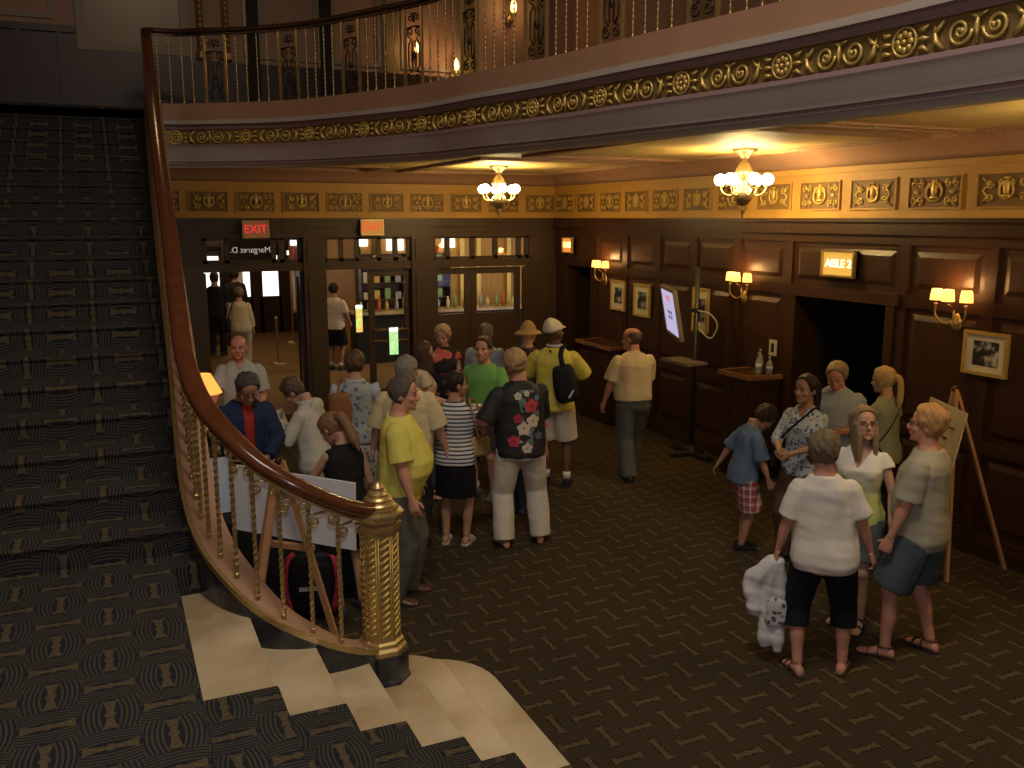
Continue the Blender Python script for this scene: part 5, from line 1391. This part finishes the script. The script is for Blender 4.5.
p8=person(4.12,10.0,-8,1.70,'person in pale blue-grey shirt stooping away near the lit glass door','fair',fat=.3,hair=('short',(.16,.13,.09)),
  top=dict(col=(.33,.38,.42),sleeve=.9,hem=.84,loose=.02),bottom=dict(kind='trousers',col=(.05,.05,.06),len=.05),shoes=('shoe',BLK),lean=14,hp=-10,lw=(-.15,.4,1.0),rw=(.15,.4,1.0))
p9=person(4.42,8.70,-4,1.86,'tall man in white cap and long yellow polo with black sling backpack','brown',hair=('none',(.04,.03,.025)),
  top=dict(col=(.60,.53,.10),sleeve=.95,hem=.82,loose=.035,name='polo_shirt'),bottom=dict(kind='shorts',col=(.55,.50,.42),len=.50,loose=.03),shoes=('sneaker',BLK,1),lf=(-.08,.04,12),rf=(.14,-.03,-4),hy=-38,hp=12,lw=(-.16,.30,1.08),rw=(.22,.24,1.02),lp=(-1,-.5,-.2),rp=(1,-.5,-.2),hscale=1.08)
q=MB(); HT=p9['HT']
q.rings([[HT(headpt(2*PI*k/20,.135,1.12)+V((0,0,0))) for k in range(20)],[HT(headpt(2*PI*k/20,.165,1.14)) for k in range(20)],[HT(headpt(2*PI*k/20,.20,1.18)+V((0,-.01,.01))) for k in range(20)],[HT(headpt(2*PI*k/20,.215,1.15)+V((0,-.02,.025))) for k in range(20)],[HT(headpt(2*PI*k/20,.222,1.0)+V((0,-.02,.035))) for k in range(20)]])
q.rings([[HT(V((.075*math.cos(a),.06+.085*math.sin(a),.150-.02*math.sin(a)))) for a in [PI*j/12 for j in range(13)]],[HT(V((.075*math.cos(a),.06+.085*math.sin(a),.142-.02*math.sin(a)))) for a in [PI*j/12 for j in range(13)]]])
p9['child'](q,'cap',flat('white_cap_cloth',(.66,.63,.55),.8))
cc_=MB(); cc_.tube([p9['T']((.072*math.cos(a),-.004+.07*math.sin(a),1.487)) for a in [2*PI*i/20 for i in range(20)]],.017,8,closed=True); p9['child'](cc_,'collar',flat('pale_blue_collar',(.40,.42,.50),.8))
wt=p9['wt']
bag('backpack','black sling backpack with silver stripe across the back of the yellow polo man','backpack',wt((.13,-.215,1.13)),(.26,.16,.40),fabric('black_nylon',(.010,.010,.012),rough=.6),p9['rz'],[wt((-.02,-.165,1.44)),wt((-.10,.05,1.47)),wt((-.14,.13,1.3)),wt((-.05,.16,1.1)),wt((.16,.15,1.0)),wt((.26,.0,1.0)),wt((.24,-.12,1.02))],tilt=R(-14))
MB().tube([wt((.10,-.14,1.35)),wt((.06,-.14,1.42)),wt((.10,-.08,1.475)),wt((.12,.02,1.47))],[(.022,.008)]*4,6)
bp_=[o for o in bpy.data.objects if o.name.startswith('backpack')][0]; Mi=Matrix.Rotation(-p9['rz'],4,'Z')@Matrix.Translation(-bp_.location)
MB().tube(smoothcurve([Mi@wt((.10,-.18,1.30)),Mi@wt((.075,-.155,1.40)),Mi@wt((.085,-.09,1.475)),Mi@wt((.10,.03,1.485)),Mi@wt((.11,.12,1.40))],4),[(.028,.007)]*17,8).build('shoulder_strap',fabric('black_nylon',(.01,.01,.012)),bp_,smooth=True)
MB().tube([Mi@wt((.17,-.30,1.00)),Mi@wt((.215,-.285,1.08))],.009,6).build('silver_stripe',flat('reflective_silver',(.8,.8,.8),.3,emit=(1,1,1),es=.0),bp_)
p10=person(4.47,9.5,-30,1.74,'person in tan brimmed hat almost hidden behind the tall man in the white cap','fair',hair=('none',(.2,.15,.1)),top=dict(col=(.05,.04,.04),sleeve=.9,hem=.84),bottom=dict(kind='trousers',col=(.04,.035,.03),len=.05),shoes=('shoe',BLK))
q=MB(); HT=p10['HT']; q.rings([[HT(headpt(2*PI*k/20,z,kk)+V((0,0,dz))) for k in range(20)] for z,kk,dz in ((.13,1.9,-.02),(.135,1.5,0),(.14,1.12,.004),(.18,1.12,.0),(.212,1.05,.02),(.22,.8,.03))]); p10['child'](q,'hat',flat('tan_straw',(.42,.28,.13),.8))
p11=person(5.38,8.60,22,1.73,'balding man in cream polo shirt and grey trousers walking off alone','pink',fat=.6,hair=('bald',(.12,.09,.07)),
  top=dict(col=(.66,.58,.40),sleeve=.85,hem=.93,loose=.03,collar=1,name='polo_shirt'),bottom=dict(kind='trousers',col=(.10,.11,.11),loose=.025,len=.05,hemr=.07,belt=1),shoes=('shoe',BLK),lf=(-.09,-.16,2),rf=(.09,.24,-2),hy=42,lw=(-.32,.12,.86),rw=(.20,.20,.90),lean=4)
# child in pink half hidden
p27=person(3.74,7.92,4,1.28,'child in pink top and dark jeans half hidden behind the hibiscus-shirt man','tan','f',hair=('pony',(.03,.02,.015)),top=dict(col=(.55,.05,.13),sleeve=.6,hem=.78,loose=.02),bottom=dict(kind='trousers',col=(.02,.03,.07),len=.06),shoes=('sneaker',(.05,.1,.25)),group=None)
# --- boy
p12=person(5.06,6.22,-68,1.36,'boy in blue polo and red plaid shorts looking down at the floor','tan',hair=('short',(.035,.02,.014),1.3),
  top=dict(col=(.10,.15,.24),sleeve=.95,hem=.84,loose=.045,collar=1,name='polo_shirt'),bottom=dict(kind='shorts',col=m_plaid(),len=.50,loose=.035),shoes=('sneaker',BLK),lean=9,hp=-38,lw=(-.34,-.20,.92),rw=(.26,.20,.88),lp=(-.6,-.8,.2),hscale=1.22,lf=(-.07,.03,4),rf=(.07,-.02,-4))
MB()
q=MB(); a,b_=p12['sh'][-1][1],p12['sh'][-1][2]
# --- right group
p13=person(5.33,5.78,150,1.65,'dark-haired woman in blue-white floral blouse with clasped hands beside the boy','tan','f',hair=('pony',(.02,.012,.01),1.2),
  top=dict(col=m_floral('bluewhite_floral_blouse',(.42,.47,.52),(.08,.13,.25),(.30,.30,.22),30,.42),sleeve=1.25,hem=.84,loose=.02,vneck=.06),bottom=dict(kind='trousers',col=(.10,.065,.04),len=.06,loose=.03),shoes=('shoe',BLK),hy=-8,lw=(-.03,.30,1.08),rw=(.05,.31,1.07),lp=(-1,-.4,-.4),rp=(1,-.4,-.4),lh=(.6,.9,0,0,0,1),rh=(-.6,.9,0,0,0,1),lc=.6,rc=.6)
w=p13['wt']
bag('handbag','dark crossbody bag on the floral-blouse woman','handbag',p13['w']((.27,-.02,.94)),(.10,.24,.20),fabric('black_nylon',(.01,.01,.012)),p13['rz'],[p13['w']((.26,.04,1.03)),w((.10,.165,1.22)),w((-.06,.12,1.40)),w((-.11,.02,1.475)),w((-.06,-.11,1.38)),w((.12,-.125,1.2)),p13['w']((.27,-.06,1.03))])
p14=person(6.00,6.12,172,1.71,'grey-haired man in pale blue shirt looking down beside the blonde woman','pink',fat=.3,hair=('short',(.26,.20,.12)),
  top=dict(col=(.30,.34,.40),sleeve=.9,hem=.92,loose=.02,collar=1),bottom=dict(kind='trousers',col=(.02,.025,.04),len=.05),shoes=('shoe',BLK),hp=-22,lean=5,lw=(-.12,.30,1.12),rw=(.22,.18,.98),rh=(0,.5,-1))
o=paper(0,0,0,0,.14,.22,'white folded leaflet in the hand of the pale blue shirt man'); o.location=p14['hand'][1]+V((0,0,-.03)); o.rotation_euler=(R(70),0,p14['rz']+.5)
p15=person(6.30,5.84,62,1.64,'blonde ponytailed woman in grey-green top with dark bag strap','fair','f',fat=.25,hair=('pony',(.50,.34,.14),1.1),
  top=dict(col=(.26,.27,.19),sleeve=.45,hem=.84,loose=.02),bottom=dict(kind='trousers',col=(.03,.03,.035),len=.06),shoes=('shoe',BLK),hp=-6,lw=(-.10,.24,1.30),lp=(-.6,-.6,-1),lc=.7,rw=(.20,.22,1.0))
w=p15['wt']
bag('handbag','black shoulder bag hanging from the blonde ponytailed woman','handbag',p15['w']((-.25,.0,.92)),(.11,.26,.22),fabric('black_nylon',(.01,.01,.012)),p15['rz'],[p15['w']((-.25,.06,1.02)),w((-.05,.145,1.25)),w((.08,.08,1.43)),w((.10,-.02,1.48)),w((.05,-.11,1.38)),w((-.1,-.12,1.2)),p15['w']((-.25,-.06,1.02))])
p16=person(4.08,4.18,6,1.62,'short-haired woman in white T-shirt and black capris, back turned, holding white sweater','pink','f',fat=.85,hair=('short',(.15,.115,.07),1.9),
  top=dict(col=(.66,.62,.56),sleeve=.80,hem=.80,loose=.03,name='t_shirt'),bottom=dict(kind='trousers',col=(.010,.012,.018),len=.34,loose=.018),shoes=('flat',(.05,.035,.025)),lf=(-.14,-.04,22),rf=(.17,.06,-16),hy=-14,tilt=-4,lw=(-.33,.04,.80),rw=(.34,.05,.82),lc=.8)
# sweater and cloth bag held in left hand
hd=p16['hand'][-1]
e=empty('sweater',hd); tag(e,'white sweater dangling from the left hand of the white T-shirt woman','sweater')
ux=V((math.cos(p16['rz']),math.sin(p16['rz']),0)); uy=V((-ux.y,ux.x,0))
q=MB()
for dx,dl,r0 in ((-.13,-.38,.055),(-.05,-.60,.05),(.03,-.62,.045),(-.17,-.26,.04)):
    P=smoothcurve([V((0,0,.03)),ux*dx*.6+V((0,0,-.06)),ux*dx+uy*.02+V((0,0,dl*.5)),ux*dx*1.05+V((0,0,dl))],4); q.tube(P,[.03]+[r0]*(len(P)-2)+[r0*.6],10)
me=remesh(q,.011,3,folds=.014,seed=3); link(me,'knit_body',fabric('white_knit',(.62,.62,.62)),e,smooth=True)
bag('handbag','small floral cloth bag held under the white sweater','handbag',hd+ux*.02+V((0,0,-.34))+uy*-.01,(.17,.08,.20),m_floral('bag_floral',(.5,.5,.48),(.08,.08,.12),(.35,.25,.18),30,.45),p16['rz'],[hd+ux*.08+V((0,0,-.26)),hd+ux*.03+V((0,0,-.03)),hd+ux*-.05+V((0,0,-.26))])
p17=person(4.84,4.66,168,1.62,'long-haired woman in white-to-lime top and grey shorts looking up at the grey T-shirt man','mid','f',hair=('long',(.22,.15,.085),1.25),
  top=dict(col=m_grad(),sleeve=.28,hem=.86,loose=.012,vneck=.12,name='ombre_top'),bottom=dict(kind='shorts',col=(.09,.10,.095),len=.56,loose=.022),shoes=('strap',(.012,.012,.012)),hy=32,hp=12,glasses='y',lw=(-.27,.16,.93),lh=(-.4,.6,-.6,0,0,1),rw=(.22,.04,.84),lf=(-.08,.05,0),rf=(.09,-.04,-14))
p18=person(4.85,4.12,74,1.74,'man in beige-grey T-shirt and blue-grey shorts facing left beside the poster easel','pink',fat=.45,hair=('short',(.45,.24,.09),1.4),
  top=dict(col=(.34,.32,.25),sleeve=.85,hem=.80,loose=.03,name='t_shirt'),bottom=dict(kind='shorts',col=(.07,.095,.11),len=.52,loose=.035),shoes=('strap',(.03,.022,.018)),hy=8,hp=3,glasses='y',lw=(-.28,.12,.84),rw=(.27,.06,.80),lf=(-.16,.12,8),rf=(.15,-.08,-18),lc=.7)
# --- left group by the table
p19=person(2.13,8.45,0,1.68,'short-haired woman in long blue floral dress over pale T-shirt, back turned','fair','f',fat=.45,hair=('short',(.10,.06,.035),1.6),
  top=dict(col=m_floral('pale_blue_floral_dress',(.34,.37,.38),(.10,.14,.20),(.24,.25,.18),17,.36),sleeve=0,hem=.84,loose=.018,name='dress_bodice'),bottom=dict(kind='skirt',hem=.16,col=m_floral('pale_blue_floral_skirt',(.32,.35,.36),(.08,.12,.18),(.22,.23,.16),15,.38),fl=.07),shoes=('flat',(.2,.15,.1)),hy=-10,lw=(-.26,.10,.92))
q=MB(); 
for sd in (-1,1):
    k=[(p19['T']((sd*.165,-.008,1.415))),(p19['T']((sd*.215,-.01,1.27)))]; q.tube([k[0],k[0].lerp(k[1],.5),k[1]],[.068,.064,.064],12)
q.tube([p19['T']((.085*math.cos(a),-.005+.07*math.sin(a),1.462)) for a in [2*PI*i/20 for i in range(20)]],.018,8,closed=True)
p19['child'](q,'t_shirt',flat('pale_blue_tee',(.40,.46,.55),.85))
w=p19['wt']
bag('handbag','brown leather shoulder bag on the woman in the blue floral dress','handbag',w((-.15,-.19,1.22)),(.22,.11,.30),fabric('brown_leather_bag',(.26,.11,.05),rough=.5),p19['rz'],[w((-.18,-.19,1.34)),w((-.155,-.10,1.46)),w((-.14,0,1.495)),w((-.15,.10,1.42)),w((-.21,.06,1.2)),w((-.23,-.12,1.25))])
p20=person(1.61,7.74,62,1.63,'woman in long white hooded tunic bending over a picture leaflet','fair','f',fat=.25,hair=('short',(.09,.06,.045),1.4),
  top=dict(col=(.50,.48,.42),sleeve=1.85,hem=.62,loose=.035,hood=1,name='hooded_tunic',flare=1),bottom=dict(kind='trousers',col=(.35,.33,.30),len=.06),shoes=('flat',(.2,.15,.1)),lean=13,hp=-32,lw=(-.07,.34,1.12),rw=(.09,.34,1.10),lc=.7,rc=.7,rp=(1,-.4,-.5),lp=(-1,-.4,-.5))
o=paper(0,0,0,0,.20,.30,'picture leaflet held up by the woman in the white hooded tunic',Mat('leaflet_print',(.5,.5,.5),.5)); m_=o.data.materials[0]
mm_=flat('leaflet_cream',(.55,.50,.45),.5); o.data.materials[0]=mm_.m
hc=(p20['hand'][-1]+p20['hand'][1])/2+V((0,0,.09)); o.location=hc; o.rotation_euler=(R(65),0,p20['rz'])
ph=MB()
for i_,(a,b_) in enumerate(((-.07,.02),(.01,.06),(-.05,-.08),(.03,-.05))): ph.box(a,a+.055,b_,b_+.05,.004,.006)
ph.build('photo_prints',flat('blue_photo',(.10,.16,.25),.3),o)
p21=person(.97,7.66,196,1.74,'man in open navy jacket over red shirt reading a slip of paper','tan',hair=('short',(.05,.045,.045),1.1),
  top=dict(col=(.018,.03,.075),sleeve=1.9,hem=.82,loose=.035,open=1,name='jacket',under=(.36,.035,.03)),bottom=dict(kind='trousers',col=(.06,.08,.11),len=.05),shoes=('shoe',BLK),hp=-30,lean=5,lw=(-.10,.26,1.0),rw=(.08,.30,1.0),lc=.6,rc=.6,lp=(-1,-.3,-.4),rp=(1,-.3,-.4),glasses='y')
o=paper(0,0,0,0,.13,.07,'small white paper slip between the hands of the navy-jacket man'); o.location=(p21['hand'][-1]+p21['hand'][1])/2+V((0,0,.01)); o.rotation_euler=(R(20),0,p21['rz'])
p22=person(1.24,9.85,176,1.72,'man in pale open-collared shirt reaching towards the glowing lamp','pink',fat=.3,hair=('bald',(.15,.10,.07)),
  top=dict(col=(.40,.44,.44),sleeve=.9,hem=.86,loose=.03,collar=1,vneck=.05),bottom=dict(kind='trousers',col=(.08,.07,.06),len=.05),shoes=('shoe',BLK),rw=(.30,.36,.98),rp=(.6,-.8,-.3),lw=(-.2,.2,.95),hy=-4)
p26=person(1.52,6.35,28,1.57,'young woman in black sleeveless top and shorts with blonde-streaked ponytail, head bowed','mid','f',hair=('pony',(.20,.11,.05),1.5),
  top=dict(col=(.012,.012,.014),sleeve=0,hem=.86,loose=.008,name='sleeveless_top'),bottom=dict(kind='shorts',col=(.012,.012,.014),len=.58,loose=.02),shoes=('sneaker',(.05,.05,.05)),hy=18,hp=-34,lean=8,lw=(-.08,.30,1.22),lp=(-1,-.3,-.8),lc=.8,rw=(.20,.16,.92))
bag('backpack','black backpack with red side panels on the floor behind the easel','backpack',(1.24,6.42,.27),(.40,.22,.50),fabric('black_nylon',(.010,.010,.012)),R(-12))
bk=[o for o in bpy.data.objects if o.name.startswith('backpack')][-1]
for sx in (-1,1): MB().tube(smoothcurve([(sx*.15,-.10,-.2),(sx*.19,-.11,0),(sx*.17,-.10,.2),(sx*.12,-.05,.25)],4),[(.022,.012)]*13,8).build('side_panel',flat('red_nylon',(.42,.03,.06),.6),bk,smooth=True)
MB().box(-.09,.09,-.128,-.118,-.02,.01).build('pale_label',flat('pale_label',(.5,.5,.5),.6),bk)
# --- vestibule
p23=person(2.33,18.1,-4,1.62,'woman in cream long-sleeved blouse and khaki trousers walking into the vestibule, dark shoulder bag','fair','f',fat=.8,hair=('short',(.14,.10,.07),1.5),
  top=dict(col=(.50,.43,.30),sleeve=1.8,hem=.84,loose=.04),bottom=dict(kind='trousers',col=KH,len=.06,loose=.03),shoes=('shoe',(.1,.07,.05)),dist=True,vox=.013,lf=(-.09,-.08,3),rf=(.1,.12,-3))
w=p23['wt']
bag('handbag','dark shoulder bag on the cream-bloused woman in the vestibule','handbag',p23['w']((-.24,-.06,.98)),(.12,.26,.26),fabric('black_nylon',(.01,.01,.012)),p23['rz'],[p23['w']((-.24,0,1.1)),w((-.17,.05,1.38)),w((-.13,-.02,1.48)),w((-.15,-.12,1.38)),p23['w']((-.24,-.12,1.1))])
person(2.12,20.3,-10,1.80,'man all in black standing near the street doors, left of the cream-bloused woman','tan',fat=.3,hair=('short',(.03,.02,.015)),top=dict(col=(.012,.012,.014),sleeve=.9,hem=.84,loose=.03),bottom=dict(kind='trousers',col=(.012,.012,.014),len=.05),shoes=('shoe',BLK),dist=True,vox=.013)
person(2.72,21.8,20,1.78,'dark silhouetted person right at the street doors beyond the cream-bloused woman','tan',hair=('curly',(.03,.02,.015)),top=dict(col=(.03,.025,.03),sleeve=1.8,hem=.84,loose=.03),bottom=dict(kind='trousers',col=(.02,.02,.03),len=.05),shoes=('shoe',BLK),dist=True,vox=.013)
person(4.02,17.4,-28,1.70,'man in white T-shirt and black shorts seen through the middle doorway','tan',hair=('short',(.02,.015,.012)),top=dict(col=(.62,.56,.46),sleeve=.8,hem=.84,loose=.035,name='t_shirt'),bottom=dict(kind='shorts',col=(.012,.012,.014),len=.52,loose=.03),shoes=('sneaker',(.05,.05,.05),1),dist=True,vox=.013,lw=(-.2,.25,1.0),rw=(.24,.2,.95))
